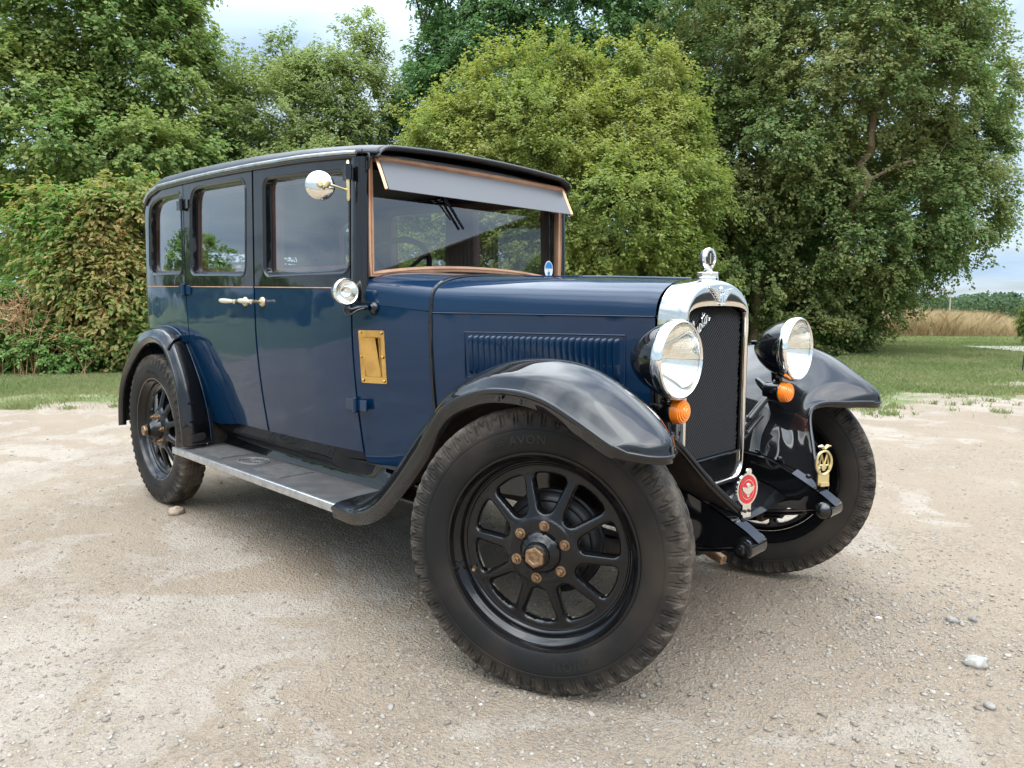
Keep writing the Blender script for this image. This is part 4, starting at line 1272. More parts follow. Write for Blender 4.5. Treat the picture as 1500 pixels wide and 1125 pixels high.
# ---- roof
def roof_h(x): return np.interp(x, [-3.29, -3.0, -2.5, -1.79, -1.0], [.05, .060, .060, .052, .034])
def roof_mb():
    xs = np.concatenate([np.linspace(-3.29, -3.0, 16), np.linspace(-2.97, -1.0, 40), [-.985, -.97]])
    vv = np.concatenate([-1 + .1 * np.linspace(0, 1, 9) ** 1.6, np.linspace(-.88, .88, 23), 1 - .1 * np.linspace(1, 0, 9) ** 1.6])
    rows = []
    for x in xs:
        w = plan(x) - (gutter(x) - 1.16) * .02 + .004
        if x > -1.02: w -= (x + 1.02) * .25
        r = []
        for v in vv:
            d = (1 - abs(v)) * w
            k = min(1, d / .085)
            h = roof_h(x) * (1 - (1 - k) ** 2.4) ** (1 / 2.0) + .022 * (1 - v * v) * np.interp(x, [-3.29, -3.1], [.2, 1])
            r.append((x, v * w, gutter(x) + h))
        rows.append(r)
    mb = MB(); mb.grid(np.array(rows))
    # padded peak over the windscreen: rolled down
    last = np.array(rows[-1])
    roll = [last + np.array([dx, 0, dz]) for dx, dz in ((0, 0), (.007, -.001), (.013, -.005), (.015, -.010), (.011, -.016), (.002, -.018), (-.03, -.017))]
    mb.grid(np.array(roll))
    return mb
roof = roof_mb().build('roof', M['leather'], car, smooth=60, solid=.006)
def gutter_mb():
    mb = MB()
    xs = np.concatenate([np.linspace(-3.10, -2.8, 14), np.linspace(-2.75, -1.045, 24)])
    mb.tube([(x, -(plan(x) - (gutter(x) - 1.16) * .02 + .011), gutter(x) + .002) for x in xs], .0075, 10, 0)
    mb.tube([(x, -(plan(x) - (gutter(x) - 1.16) * .02 + .006), gutter(x) - .012) for x in xs], .009, 8, 1)
    return mb
both(gutter_mb, 'gutter', [M['alu'], M['black']], car, smooth=60)
# header board behind the visor
mb = MB()
mb.grid(np.array([[(-1.030, y, z) for y in np.linspace(-.575, .575, 20)] for z in (1.60, 1.668)]), flip=True)
mb.build('header_board', M['black'], car)

# ---- windscreen
def ws_low(y): return 1.186 + .041 * (1 - (abs(y) / .556) ** 2.2)
wsl = np.array([(-.536, 1.632)] + [(y, ws_low(y) + .022) for y in np.linspace(-.536, .536, 25)] + [(.536, 1.632)])
wsl = ccw(wsl)
def ws_loop(d, x): return [(x, p[0], p[1]) for p in inset(wsl_d, d)]
wsl_d = densify(wsl, .05)
mb = MB(); mb.ring([ws_loop(d, x) for d, x in ((-.020, -1.050), (-.022, -1.026), (-.018, -1.020), (-.010, -1.019), (-.009, -1.023), (-.006, -1.023), (-.005, -1.018), (.004, -1.020), (.006, -1.036), (.002, -1.050))], flip=True)
wsf = mb.build('windscreen_frame', M['copper'], car, smooth=35)
mb = MB(); mb.sheet(inset(wsl, 0), [], lambda p: (-1.035, p[0], p[1]), h=.2)
mb.build('windscreen_pane', M['glass'], wsf)
# wiper
mb = MB()
a, e = np.array((-1.026, -.249, 1.56)), np.array((-1.024, -.078, 1.410))
dv = (e - a) / np.linalg.norm(e - a)
mb.tube([a + dv * .055 + np.array([.012, .002, .006]), a + dv * .13 + np.array([.018, .004, .008]), e - dv * .05 + np.array([.014, 0, .004])], [.004, .0035, .003], 6)
mb.tube([a + dv * .06 + np.array([.004, .018, .016]), e + np.array([.004, 0, 0])], .0055, 6)
mb.tube([a + dv * .06, a + dv * .06 + np.array([.02, 0, 0])], .011, 10)
mb.build('wiper', M['black'], car)
# round club sticker inside the glass
st = MB()
c = np.array((-1.033, .478, 1.262)); th = np.linspace(0, 2 * np.pi, 28, endpoint=False)
st.add([c + np.array((-.0005, .030 * math.cos(t), .040 * math.sin(t))) for t in th], [tuple(range(28))], 0)
st.add([c + np.array((.0008, .026 * math.cos(t), .035 * math.sin(t))) for t in np.linspace(.12, np.pi - .12, 16)], [tuple(range(16))], 1)
st.add([c + np.array((.0008, .009 * math.cos(t), -.020 + .010 * math.sin(t))) for t in th], [tuple(range(28))], 1)
for k in range(5): st.box(c + np.array((.001, -.016 + .008 * k, .004 - .0025 * k)), (.0006, .005, .0035), 0)
for o in (st,):
    o.build('windscreen_sticker', [M['white'], M['bluesticker']], car, smooth=0)
# visor
vt, vb = (-.998, 1.636), (-.935, 1.516)
mb = MB()
yv = .53
mb.box(((vt[0] + vb[0]) / 2, 0, (vt[1] + vb[1]) / 2), (.004, 2 * yv - .02, math.hypot(vt[0] - vb[0], vt[1] - vb[1])), 0, rot=('Y', -math.atan2(vb[0] - vt[0], vt[1] - vb[1])))
vis = mb.build('sun_visor', M['visor'], car)
mb = MB()
mb.tube([(vt[0], -yv, vt[1]), (vt[0], 0, vt[1] + .003), (vt[0], yv, vt[1])], .0135, 4, up=(0, 1, 1))
for s in (-1, 1):
    mb.tube([(vt[0], s * yv, vt[1] + .004), (vb[0], s * yv, vb[1])], .0075, 4, up=(1, 0, .5))
mb.build('visor_frame', M['copper'], vis, smooth=0)
for s in (-1, 1):
    mb = MB()
    mb.tube([(-1.03, s * .545, 1.66), (-1.01, s * .548, 1.655), (-1.0, s * .54, 1.645)], .007, 8)
    mb.tube(cr([(-1.022, s * .560, 1.655), (-.996, s * .564, 1.645), (-.994, s * .566, 1.60), (-1.012, s * .566, 1.585)], 14), .004, 6)
    mb.build('visor_bracket', M['black'], vis)

# ---- bonnet
def bonnet_side():
    mb = MB()
    out = ccw(np.array([(-.740, .50), (.040, .50), (.040, 1.052), (-.740, 1.058)]))
    mb.sheet(out, [], S(0), h=.03)
    return mb
bonnet = MB()
xs = np.linspace(-.741, .042, 34)
bonnet.grid(np.array([hood_sec(x) for x in xs]), 0)
bonnet = bonnet.build('bonnet', M['blue'], car, smooth=50)
a = bonnet_side(); a.build('bonnet_side', M['blue'], car); a.mirror().build('bonnet_side', M['blue'], car)
def hingeline():
    mb = MB()
    mb.tube([(x, -(plan(x) + .0015), np.interp(x, [-.74, .05], [1.062, 1.055])) for x in np.linspace(-.738, .04, 24)], .0026, 6)
    return mb
both(hingeline, 'bonnet_hinge', M['blue'], car)
mb = MB(); mb.tube([(x, 0, hood_sec(x)[16][2] + .002) for x in np.linspace(-.735, .04, 20)], .0055, 8); mb.build('bonnet_hinge', M['blue'], car)
def louvres():
    mb = MB()
    x0, x1, zt, zb, n = -.600, -.068, .982, .845, 25
    for i in range(n):
        x = x0 + (x1 - x0) * (i + .5) / n
        hw = (x1 - x0) / n * .33
        rows = []
        for z, k in [(zt + .001, .0), (zt - .002, .5), (zt - .007, .85), (zt - .014, 1), (zb + .02, 1), (zb + .006, .7), (zb, 0)]:
            rows.append([(x + hw * u, -(ySide(x + hw * u, z) + .0002 + .0125 * k * pr), z) for u, pr in ((-1, .0), (-.85, .75), (-.5, 1), (0, .72), (.5, .36), (1, 0))])
        mb.grid(np.array(rows), flip=True)
    # pressed border
    def bd(z0, z1, xa, xb): mb.tube([(xa + (xb - xa) * t, -(ySide(xa + (xb - xa) * t, z0) + .0002), z0 + (z1 - z0) * t) for t in np.linspace(0, 1, 12)], .0028, 6)
    bd(.994, .994, x0 - .014, x1 + .014); bd(.832, .832, x0 - .014, x1 + .014); bd(.994, .832, x0 - .014, x0 - .014); bd(.994, .832, x1 + .014, x1 + .014)
    return mb
both(louvres, 'louvre_panel', M['blue'], car, smooth=50)
# brass scuttle ventilator
def vent():
    mb = MB()
    x0, x1, z0, z1 = -1.049, -.938, .790, .993
    P = lambda x, z, o: (x, -(ySide(x, z) + o), z)
    out = roundpoly([(x0, z0), (x1, z0), (x1, z1), (x0, z1)], .006, 3)
    q = np.array([P(x, z, .003) for x, z in out]); qb = np.array([P(x, z, 0) for x, z in out])
    mb.add(q, [tuple(range(len(q)))]); mb.ring([qb, q])
    xi0, xi1, zi0, zi1 = x0 + .022, x1 - .022, z0 + .026, z1 - .028
    mb.add([P(xi0, zi0, .0035), P(xi1, zi0, .0035), P(xi1, zi1, .020), P(xi0, zi1, .020), P((xi0 + xi1) / 2, zi1 - .060, .008)], [(0, 1, 4), (1, 2, 4), (2, 3, 4), (3, 0, 4)])
    mb.add([P(xi0, zi1, .020), P(xi1, zi1, .020), P(xi1, zi1, .003), P(xi0, zi1, .003)], [(0, 1, 2, 3)])
    mb.tube([P(xi0, zi0, .004), P(xi1, zi0, .004), P(xi1, zi1, .005), P(xi0, zi1, .005)], .0032, 6, closed=True)
    for x in (x0 + .01, x1 - .01):
        for z in (z0 + .01, (z0 + z1) / 2, z1 - .01):
            mb.lathe([(.0065, 0), (.006, .004), (.003, .006), (0, .0065)], P(x, z, .003), (0, -1, 0), 10)
    return mb
both(vent, 'scuttle_ventilator', M['brass'], car, smooth=25)

# ---- radiator
def rad_loop(wd, top, bot, e, n=80, cr_=.05):
    """closed outline, from bottom centre round: sides, arch, sides"""
    pts = []
    zs = 1.045
    th = np.linspace(0, np.pi, 41)
    arch = [(wd * np.sign(math.cos(t)) * abs(math.cos(t)) ** (2 / e), zs + (top - zs) * abs(math.sin(t)) ** (2 / e)) for t in th]
    side = [(wd, z) for z in np.linspace(bot + cr_, zs, 14)[:-1]]
    c = [(wd - cr_ + cr_ * math.sin(t), bot + cr_ - cr_ * math.cos(t)) for t in np.linspace(0, np.pi / 2, 8)[:-1]]
    b = [(y, bot) for y in np.linspace(0, wd - cr_, 8)[:-1]]
    right = b + c + side
    left = [(-y, z) for y, z in right[1:]][::-1]
    return np.array(right + arch + left)
LO = [(.205, 1.176, .484, 2.35)]
def rl(wd, top, bot, x, e=2.35, c=.05): return [(x, y, z) for y, z in rad_loop(wd, top, bot, e, cr_=c)]
mb = MB()
mb.ring([rl(.2045, 1.1765, .484, .042), rl(.2065, 1.178, .483, .050), rl(.2065, 1.178, .483, .105), rl(.2055, 1.1765, .484, .122), rl(.203, 1.171, .486, .136), rl(.199, 1.161, .489, .145), rl(.1965, 1.150, .491, .1475), rl(.190, 1.098, .499, .1485, 3.2), rl(.188, 1.090, .501, .147, 3.4), rl(.187, 1.088, .502, .128, 3.5)], flip=True)
shell = mb.build('radiator_shell', M['chrome'], car, smooth=60)
# grille: woven mesh in front of a dark core
mb = MB()
gl_ = rad_loop(.189, 1.090, .502, 3.5)
mb.sheet(gl_, [], lambda p: (.112, p[0], p[1]), h=.1)
mb.build('radiator_core', M['core'], shell)
mb = MB(); mb.box((.128, 0, .545), (.016, .374, .082)); mb.tube([(.137, -.187, .588), (.137, .187, .588)], .0045, 6); mb.build('lower_apron', M['black'], shell)
gm_ = MB()
z0, z1, hw = .59, 1.086, .1865
def top_at(y): return 1.045 + (1.088 - 1.045) * max(0, 1 - (abs(y) / .187) ** 3.5) ** (1 / 3.5)
pit = .0150
for sgn in (1, -1):
    c0 = -hw - (z1 - z0)
    k = c0
    while k < hw + (z1 - z0):
        # line y = k + sgn*(z - z0)
        zz = np.linspace(z0, z1, 60); yy = k * 1.0 + (zz - z0) if sgn > 0 else -k - (zz - z0)
        ok = (np.abs(yy) < hw) & (zz < np.array([top_at(v) for v in yy]))
        if ok.sum() >= 2:
            i = np.where(ok)[0]; a, e = i[0], i[-1]
            gm_.tube([(.121 + .0012 * sgn, yy[a], zz[a]), (.121 + .0012 * sgn, yy[e], zz[e])], .0020, 4, caps=False)
        k += pit
gm_.build('grille_mesh', M['gwire'], shell, smooth=0)
# script lettering on the mesh: Austin
def stroke_text(strokes, org, ux, uz, r, mb, nrm):
    for s in strokes:
        p = np.array([np.array(org) + np.array(ux) * u + np.array(uz) * v for u, v in s])
        mb.tube(cr(p, max(6, 4 * len(p))), r, 6)
AUS = [[(0.00, .02), (.06, .0), (.13, .22), (.22, .62), (.30, 1.02), (.33, .7), (.34, .3), (.37, .03), (.43, .06)], [(.10, .36), (.22, .42), (.38, .40)],
       [(.45, .44), (.43, .15), (.48, .0), (.56, .14), (.61, .44), (.60, .12), (.65, .0), (.70, .08)],
       [(.70, .08), (.78, .42), (.84, .36), (.86, .14), (.80, .0), (.74, .05)],
       [(.90, .10), (.98, .40), (1.04, .86), (1.01, .3), (1.05, .0), (1.11, .1)], [(.93, .58), (1.03, .62), (1.16, .64)],
       [(1.14, .12), (1.20, .44), (1.19, .12), (1.24, .0), (1.29, .10)], [(1.215, .66), (1.225, .68)],
       [(1.31, .44), (1.31, .02)], [(1.31, .26), (1.38, .42), (1.45, .36), (1.45, .08), (1.50, .0), (1.60, .12)]]
mb = MB()
uz = np.array((0, -.15, 1.0)) * .056; ux = np.array((0, .86, .56)) * .082
stroke_text(AUS, (.132, -.150, .972), ux, uz, .0034, mb, None)
mb.build('script_lettering', M['chromeclean'], shell, smooth=60)
# winged emblem on the header
mb = MB()
ec = np.array((.149, 0.0, 1.124))
for s in (-1, 1):
    for k in range(6):
        t = k / 5
        a = ec + np.array((.002, s * .010, .012 - .030 * t)); e = ec + np.array((.002, s * (.078 - .052 * t), .024 - .038 * t))
        mb.tube([a, (a + e) / 2 + np.array((.002, 0, -.002)), e], [.0036, .0040, .0016], 6)
mb.lathe([(0, .006), (.006, .005), (.010, .002), (.011, 0)], ec + np.array((0, 0, .018)), (1, 0, 0), 14)
mb.lathe([(0, .006), (.006, .005), (.011, 0)], ec + np.array((0, 0, -.004)), (1, 0, 0), 12)
mb.tube([ec + np.array((.003, 0, .016)), ec + np.array((.003, 0, -.034))], [.004, .006], 8)
mb.tube([ec + np.array((.002, -.016, -.026)), ec + np.array((.003, 0, -.031)), ec + np.array((.002, .016, -.026))], .003, 6)
mb.build('winged_emblem', M['chromeclean'], shell, smooth=60)
# filler cap with round thermometer
mb = MB()
hx = lambda r, n=6: 0
mb.lathe([(.034, -.012), (.034, .004), (.030, .006)], (.100, 0, 1.178), (0, 0, 1), 24)
mb.lathe([(.030, .004), (.036, .006), (.037, .014), (.036, .020), (.024, .024), (.014, .027), (.012, .032)], (.100, 0, 1.178), (0, 0, 1), 8)
cap = mb.build('radiator_cap', M['chromeclean'], car, smooth=25, bevel=.0015)
mb = MB()
mb.lathe([(.011, 0), (.009, .012), (.012, .016)], (.100, 0, 1.206), (0, 0, 1), 16, 1)
cc = (.100, 0, 1.243)
mb.lathe([(.0, -.022), (.020, -.022), (.030, -.017), (.0335, -.010), (.0335, -.003)], cc, (1, 0, 0), 36, 1)
mb.lathe([(.0335, -.004), (.036, -.002), (.036, .005), (.033, .009), (.0265, .010), (.0248, .005)], cc, (1, 0, 0), 36, 0)
mb.lathe([(.025, .0055), (0, .0055)], cc, (1, 0, 0), 36, 1)
mb.box(np.array(cc) + np.array((.0068, 0, 0)), (.0015, .004, .034), 2)
mb.build('thermometer', [M['chromeclean'], M['dial'], M['ivory']], cap, smooth=40)

# ---- lamps
def headlamp():
    mb = MB()
    c = np.array((.245, -.384, .938))
    # bullet shell
    mb.lathe([(0, -.163), (.014, -.161), (.034, -.151), (.062, -.126), (.084, -.095), (.101, -.058), (.1085, -.026)], c, (1, 0, 0), 48)
    mb.tube([c + np.array((-.075, 0, -.085)), c + np.array((-.075, 0, -.135))], [.022, .017], 16)
    mb.lathe([(.022, 0), (.024, .008), (.012, .02)], c + np.array((-.075, 0, -.128)), (0, 0, -1), 16)
    mb.tube([c + np.array((-.145, .02, .02)), c + np.array((-.166, .02, .018))], .009, 8)
    return mb, c
for s in (-1, 1):
    mb, c = headlamp()
    cc = c * np.array((1, -s, 1)) * np.array((1, 1, 1))
    g = lambda m_: m_ if s < 0 else m_.mirror()
    hl = g(mb).build('headlamp', M['black'], car, smooth=60)
    r_ = MB(); r_.lathe([(.1085, -.030), (.1125, -.028), (.1145, -.018), (.1148, -.006), (.112, .004), (.107, .007), (.1025, .004), (.1015, -.002)], c, (1, 0, 0), 64)
    g(r_).build('rim', M['chromeclean'], hl, smooth=60)
    r_ = MB(); r_.lathe([(.1025, -.004)] + [(r0, -.105 + .098 * (r0 / .1025) ** 2) for r0 in np.linspace(.100, .012, 16)] + [(0, -.105)], c, (1, 0, 0), 64); g(r_).build('reflector', M['reflector'], hl, smooth=60)
    r_ = MB(); r_.lathe([(0, -.050), (.008, -.052), (.012, -.060), (.009, -.075), (.006, -.10)], c, (1, 0, 0), 16); g(r_).build('bulb', M['lens'], hl, smooth=60)
    r_ = MB(); r_.lathe([(.1025, -.001), (.08, .004), (.05, .008), (.02, .0095), (0, .010)], c, (1, 0, 0), 48); g(r_).build('lens', M['lens'], hl, smooth=60)
# lamp bar and indicator lamps
def lamp_bracket():
    mb = MB()
    mb.tube(cr([(.17, -.384, .805), (.165, -.34, .775), (.135, -.27, .70), (.12, -.225, .655)], 16), .013, 10)
    mb.tube(cr([(.165, -.34, .775), (.12, -.41, .79), (.06, -.46, .81)], 10), .012, 10)
    mb.tube(cr([(.16, -.30, .70), (.14, -.27, .66), (.125, -.235, .62)], 10), .008, 8)
    mb.box((.185, -.378, .812), (.05, .026, .010)); mb.tube([(.205, -.355, .812), (.22, -.352, .80), (.20, -.35, .782)], .006, 8)
    for p in ((.13, -.245, .69), (.122, -.24, .64)): mb.lathe([(.014, 0), (.014, .008), (.007, .010), (.007, .016), (0, .016)], p, (1, -.3, .2), 8)
    return mb
both(lamp_bracket, 'lamp_bracket', M['black'], car, smooth=50)
for s in (-1, 1):
    c = np.array((.205, -.345, .786)); g = lambda m_: m_ if s < 0 else m_.mirror()
    mb = MB(); mb.lathe([(0, -.060), (.028, -.058), (.034, -.050), (.037, -.005), (.039, .002), (.037, .006)], c, (1, 0, 0), 28); mb.tube([c + np.array((-.03, 0, .02)), c + np.array((-.03, -.01, .04))], .008, 8)
    ind = g(mb).build('indicator', M['black'], car, smooth=40)
    mb = MB()
    pf = [(.0305, .004), (.030, .016), (.0275, .024), (.0255, .0245), (.0245, .028), (.0205, .0285), (.0195, .0315), (.0150, .032), (.0140, .034), (.009, .0345), (.008, .036), (0, .0365)]
    mb.lathe([(p * 1.23, q * 1.2) for p, q in pf], c, (1, 0, 0), 32); g(mb).build('amber_lens', M['amber'], ind, smooth=30)
# side lamp on the scuttle
def spot():
    mb = MB(); c = np.array((-1.015, -.668, 1.138)); ax = np.array((1, -.10, 0))
    mb.lathe([(0, -.062), (.018, -.06), (.036, -.044), (.045, -.018), (.047, -.002), (.050, .002), (.050, .012), (.046, .017), (.0415, .014), (.040, .008)], c, ax, 36)
    return mb, c, ax
mb, c, ax = spot()
for s in (-1, 1):
    g = lambda m_: m_ if s < 0 else m_.mirror()
    mb, c, ax = spot()
    sl = g(mb).build('side_lamp', M['chromeclean'], car, smooth=50)
    r_ = MB(); r_.lathe([(.040, .008), (.034, -.004), (.022, -.016), (.010, -.024), (0, -.026)], c, ax, 28); g(r_).build('reflector', M['reflector'], sl, smooth=60)
    r_ = MB(); r_.lathe([(.041, .011), (.034, .012), (.028, .0165), (.022, .012), (.016, .0168), (.010, .013), (.005, .017), (0, .018)], c, ax, 18); g(r_).build('lens', M['lens'], sl, smooth=30)
    r_ = MB()
    r_.tube(cr([c + np.array((-.01, .01, -.048)), c + np.array((.0, .02, -.066)), c + np.array((.012, .05, -.060)), c + np.array((.018, .082, -.058))], 12), .010, 10)
    r_.lathe([(.024, 0), (.024, .006), (.016, .012), (.010, .018)], (c[0] + .035, -(ySide(c[0] + .035, 1.075)), 1.078), (0, -1, 0), 18)
    r_.tube(cr([c + np.array((-.02, .012, -.045)), c + np.array((-.012, .005, -.075)), c + np.array((.010, .01, -.088)), c + np.array((.025, .035, -.070)), c + np.array((.035, .06, -.062))], 18), .0042, 8)
    g(r_).build('bracket', M['black'], sl, smooth=60)
# driver's mirror on the near pillar
mc = np.array((-1.104, -.708, 1.528)); ax = np.array((.86, -.45, .06)); ax /= np.linalg.norm(ax)
mb = MB(); mb.lathe([(0, .015), (.02, .0142), (.037, .0105), (.049, .005), (.0535, 0), (.0545, -.004), (.052, -.007)], mc, ax, 40)
mir = mb.build('door_mirror', M['chrome'], car, smooth=60)
mb = MB(); mb.lathe([(.052, -.006), (0, -.006)], mc, ax, 40); mb.build('mirror_glass', M['reflector'], mir)
mb = MB()
h0 = np.array((-1.045, -.625, 1.53))
mb.tube([mc + ax * .018, mc + ax * .04], [.014, .010], 12)
mb.tube(cr([mc + ax * .03, mc + ax * .05 + np.array((.01, .02, -.004)), h0 + np.array((-.005, -.01, -.015)), h0 + np.array((0, 0, -.02))], 14), .0052, 10)
mb.lathe([(.012, -.012), (.013, 0), (.012, .012)], mc + ax * .05 + np.array((.01, .018, -.004)), (.3, .4, .8), 12)
mb.tube([h0 + np.array((0, 0, -.055)), h0 + np.array((0, 0, -.045)), h0 + np.array((0, 0, .085)), h0 + np.array((0, 0, .092))], [.004, .007, .007, .003], 10)
mb.build('mirror_arm', M['palebrass'], mir, smooth=50)
mb = MB(); mb.tube([h0 + np.array((0, .002, .022)), h0 + np.array((0, .002, .078))], .014, 14); mb.box(h0 + np.array((-.02, .012, .05)), (.05, .014, .05))
mb.build('mirror_hinge', M['black'], mir, smooth=50)

# ---- front fenders: rails from the frame out over the crest to the lip
def front_fender():
    K = [ # r0 frame, r1, r1b, r2 shoulder, r3 crest, r4 outer shoulder, r5 lip   (x, y, z)
     [(-.98, .50, .372), (-.97, .56, .374), (-.96, .62, .376), (-.95, .68, .377), (-.94, .72, .377), (-.935, .765, .375), (-.93, .795, .366)],
     [(-.86, .47, .40), (-.85, .52, .40), (-.85, .60, .395), (-.84, .68, .392), (-.82, .73, .392), (-.80, .775, .388), (-.775, .803, .374)],
     [(-.73, .44, .50), (-.72, .49, .495), (-.72, .58, .48), (-.71, .66, .475), (-.69, .72, .478), (-.665, .775, .464), (-.645, .808, .428)],
     [(-.60, .42, .54), (-.60, .46, .58), (-.60, .54, .600), (-.60, .64, .602), (-.585, .71, .600), (-.555, .775, .570), (-.535, .811, .518)],
     [(-.45, .40, .56), (-.45, .44, .64), (-.45, .51, .715), (-.45, .61, .750), (-.44, .70, .752), (-.425, .775, .712), (-.405, .812, .655)],
     [(-.30, .37, .565), (-.30, .41, .66), (-.30, .48, .785), (-.30, .59, .850), (-.295, .69, .865), (-.29, .775, .835), (-.285, .813, .792)],
     [(-.15, .34, .57), (-.15, .385, .68), (-.15, .465, .80), (-.15, .585, .882), (-.15, .685, .923), (-.148, .775, .895), (-.145, .814, .853)],
     [(-.02, .315, .57), (-.02, .365, .68), (-.02, .455, .80), (-.02, .585, .897), (-.02, .68, .944), (-.02, .775, .915), (-.02, .815, .870)],
     [(.10, .305, .566), (.10, .36, .665), (.10, .45, .785), (.11, .58, .890), (.115, .68, .940), (.112, .772, .912), (.105, .815, .860)],
     [(.20, .30, .553), (.19, .365, .645), (.185, .455, .755), (.21, .58, .855), (.232, .68, .903), (.232, .768, .872), (.225, .812, .815)],
     [(.295, .287, .527), (.255, .355, .615), (.232, .455, .744), (.295, .575, .812), (.345, .68, .832), (.340, .757, .802), (.315, .800, .768)],
     [(.36, .275, .508), (.305, .348, .602), (.262, .455, .731), (.345, .588, .762), (.408, .686, .778), (.388, .752, .768), (.332, .797, .762)],
     [(.392, .264, .500), (.33, .343, .596), (.276, .455, .727), (.362, .598, .740), (.423, .690, .738), (.402, .748, .741), (.356, .784, .749)]]
    K = np.array(K) * np.array((1, -1, 1))
    Gd = crgrid(K, 110, 48)
    mb = MB(); mb.grid(Gd, 0, flip=False)
    # lip: rolled bead and turned-down skirt along the outer edge and round the nose
    lip = np.vstack([Gd[:, -1], Gd[-1, ::-1][1:]])
    dn = np.array((0, 0, -1.0))
    n = len(lip); t = np.linspace(0, 1, n)
    k = np.ones(n)
    nn = len(Gd[-1])
    k[:-nn] = np.interp(t[:-nn], [0, t[-nn] * .80, t[-nn]], [1, 1, .55]); k[-nn:] = np.interp(np.arange(nn), [0, nn * .5, nn * .7, nn], [.55, .5, .32, .25])
    ctr = np.array((.0, -.55, .6))
    rows = [lip]
    outw = lip - ctr; outw[:, 2] = 0; outw /= np.linalg.norm(outw, axis=1)[:, None]
    rows.append(lip + (outw * .004 + dn * .003) * k[:, None]); rows.append(lip + (outw * .0065 + dn * .010) * k[:, None]); rows.append(lip + (outw * .002 + dn * .016) * k[:, None])
    rows.append(lip + (outw * -.002 + dn * .019) * k[:, None]); rows.append(lip + (outw * -.004 + dn * .040) * k[:, None]); rows.append(lip + (outw * -.012 + dn * .043) * k[:, None]); rows.append(lip + (outw * -.03 + dn * .040) * k[:, None])
    mb.grid(np.array(rows).transpose(1, 0, 2), 0)
    return mb, Gd
def ff_under(Gd):
    mb = MB(); mb.grid(Gd + np.array((0, 0, -.009)), 0, flip=True); return mb
mbf, Gd = front_fender()
for s in (-1, 1):
    g = lambda m_: m_ if s < 0 else m_.mirror()
    ff = g(mbf).build('front_fender', M['black'], car, smooth=60)
    g(ff_under(Gd)).build('fender_underside', M['rust'], ff, smooth=60)
    mb = MB()
    for i in (62, 68):
        mb = MB(); p = Gd[i, -1]; mb.lathe([(.008, 0), (.007, .004), (.003, .006), (0, .006)], p + np.array((0, -.004, -.028)), (0, -1, 0), 10)
        g(mb).build('fender_bolt', M['black'], ff, smooth=40)
    mb = MB(); mb.tube(Gd[-1, :30] + np.array((.001, 0, 0)), .0065, 8)
    g(mb).build('apron_edge', M['black'], ff, smooth=60)

# ---- rear fenders
def rear_fender():
    r0 = [(-2.375, .612, .39), (-2.385, .618, .51), (-2.430, .636, .69), (-2.556, .648, .875), (-2.66, .651, .945), (-2.80, .651, .968), (-2.95, .650, .955), (-3.11, .640, .88), (-3.24, .58, .76), (-3.31, .55, .58), (-3.33, .54, .40)]
    r1 = [(-2.358, .66, .39), (-2.362, .665, .51), (-2.408, .67, .70), (-2.530, .675, .882), (-2.645, .678, .950), (-2.80, .68, .972), (-2.96, .678, .948), (-3.13, .67, .865), (-3.275, .655, .74), (-3.36, .65, .56), (-3.385, .65, .40)]
    r2 = [(-2.348, .72, .39), (-2.352, .722, .50), (-2.390, .725, .69), (-2.500, .728, .868), (-2.620, .73, .938), (-2.79, .73, .960), (-2.97, .73, .930), (-3.15, .73, .838), (-3.29, .73, .71), (-3.375, .73, .545), (-3.40, .73, .39)]
    r3 = [(-2.370, .757, .385), (-2.378, .759, .49), (-2.415, .760, .67), (-2.505, .760, .825), (-2.610, .760, .898), (-2.77, .760, .921), (-2.94, .760, .878), (-3.13, .760, .765), (-3.25, .760, .655), (-3.315, .760, .52), (-3.335, .760, .375)]
    K = np.stack([np.array(r) for r in (r0, r1, r2, r3)], 1) * np.array((1, -1, 1))
    Gd = crgrid(K, 80, 22)
    mb = MB(); mb.grid(Gd, 0, flip=True)
    lip = Gd[:, -1]
    ctr = np.array((-2.85, 0, .42))
    rad = lip - ctr; rad[:, 1] = 0; rad /= np.linalg.norm(rad, axis=1)[:, None]
    oy = np.array((0, -1.0, 0))
    rows = [lip, lip + oy * .005 - rad * .003, lip + oy * .007 - rad * .010, lip + oy * .003 - rad * .016, lip + oy * .001 - rad * .020, lip - rad * .034 - oy * .002, lip - rad * .037 - oy * .010, lip - rad * .034 - oy * .03]
    mb.grid(np.array(rows).transpose(1, 0, 2), 0, flip=True)
    return mb, Gd
mbr, Gr = rear_fender()
for s in (-1, 1):
    g = lambda m_: m_ if s < 0 else m_.mirror()
    rf = g(mbr).build('rear_fender', M['black'], car, smooth=60)
    mb = MB(); mb.grid(Gr + np.array((0, 0, -.008)), 0); g(mb).build('fender_underside', M['dark'], rf, smooth=60)
    # beading between fender and body, with the bolted joint strap
    mb = MB(); mb.tube([p + np.array((0, -.004, .002)) for p in Gr[:, 0]], .006, 8)
    mb.box((-2.585, -.668, .912), (.07, .045, .038))
    g(mb).build('fender_beading', M['blue'], rf, smooth=50, bevel=.002)
    mb = MB()
    j = Gr[26]; mb.tube([p + np.array((.004, 0, .005)) for p in j], .008, 8)
    g(mb).build('fender_joint', M['black'], rf, smooth=50)
    mb = MB(); k = Gr[14:26, 14]; mb.tube([p + np.array((.006, 0, .003)) for p in k], .0045, 6)
    g(mb).build('fender_bead', M['black'], rf, smooth=50)
    for i in (8, 12):
        mb = MB(); p = Gr[i, 13]; mb.box(p + np.array((.004, 0, 0)), (.012, .034, .010)); g(mb).build('fender_clip', M['black'], rf, smooth=50)

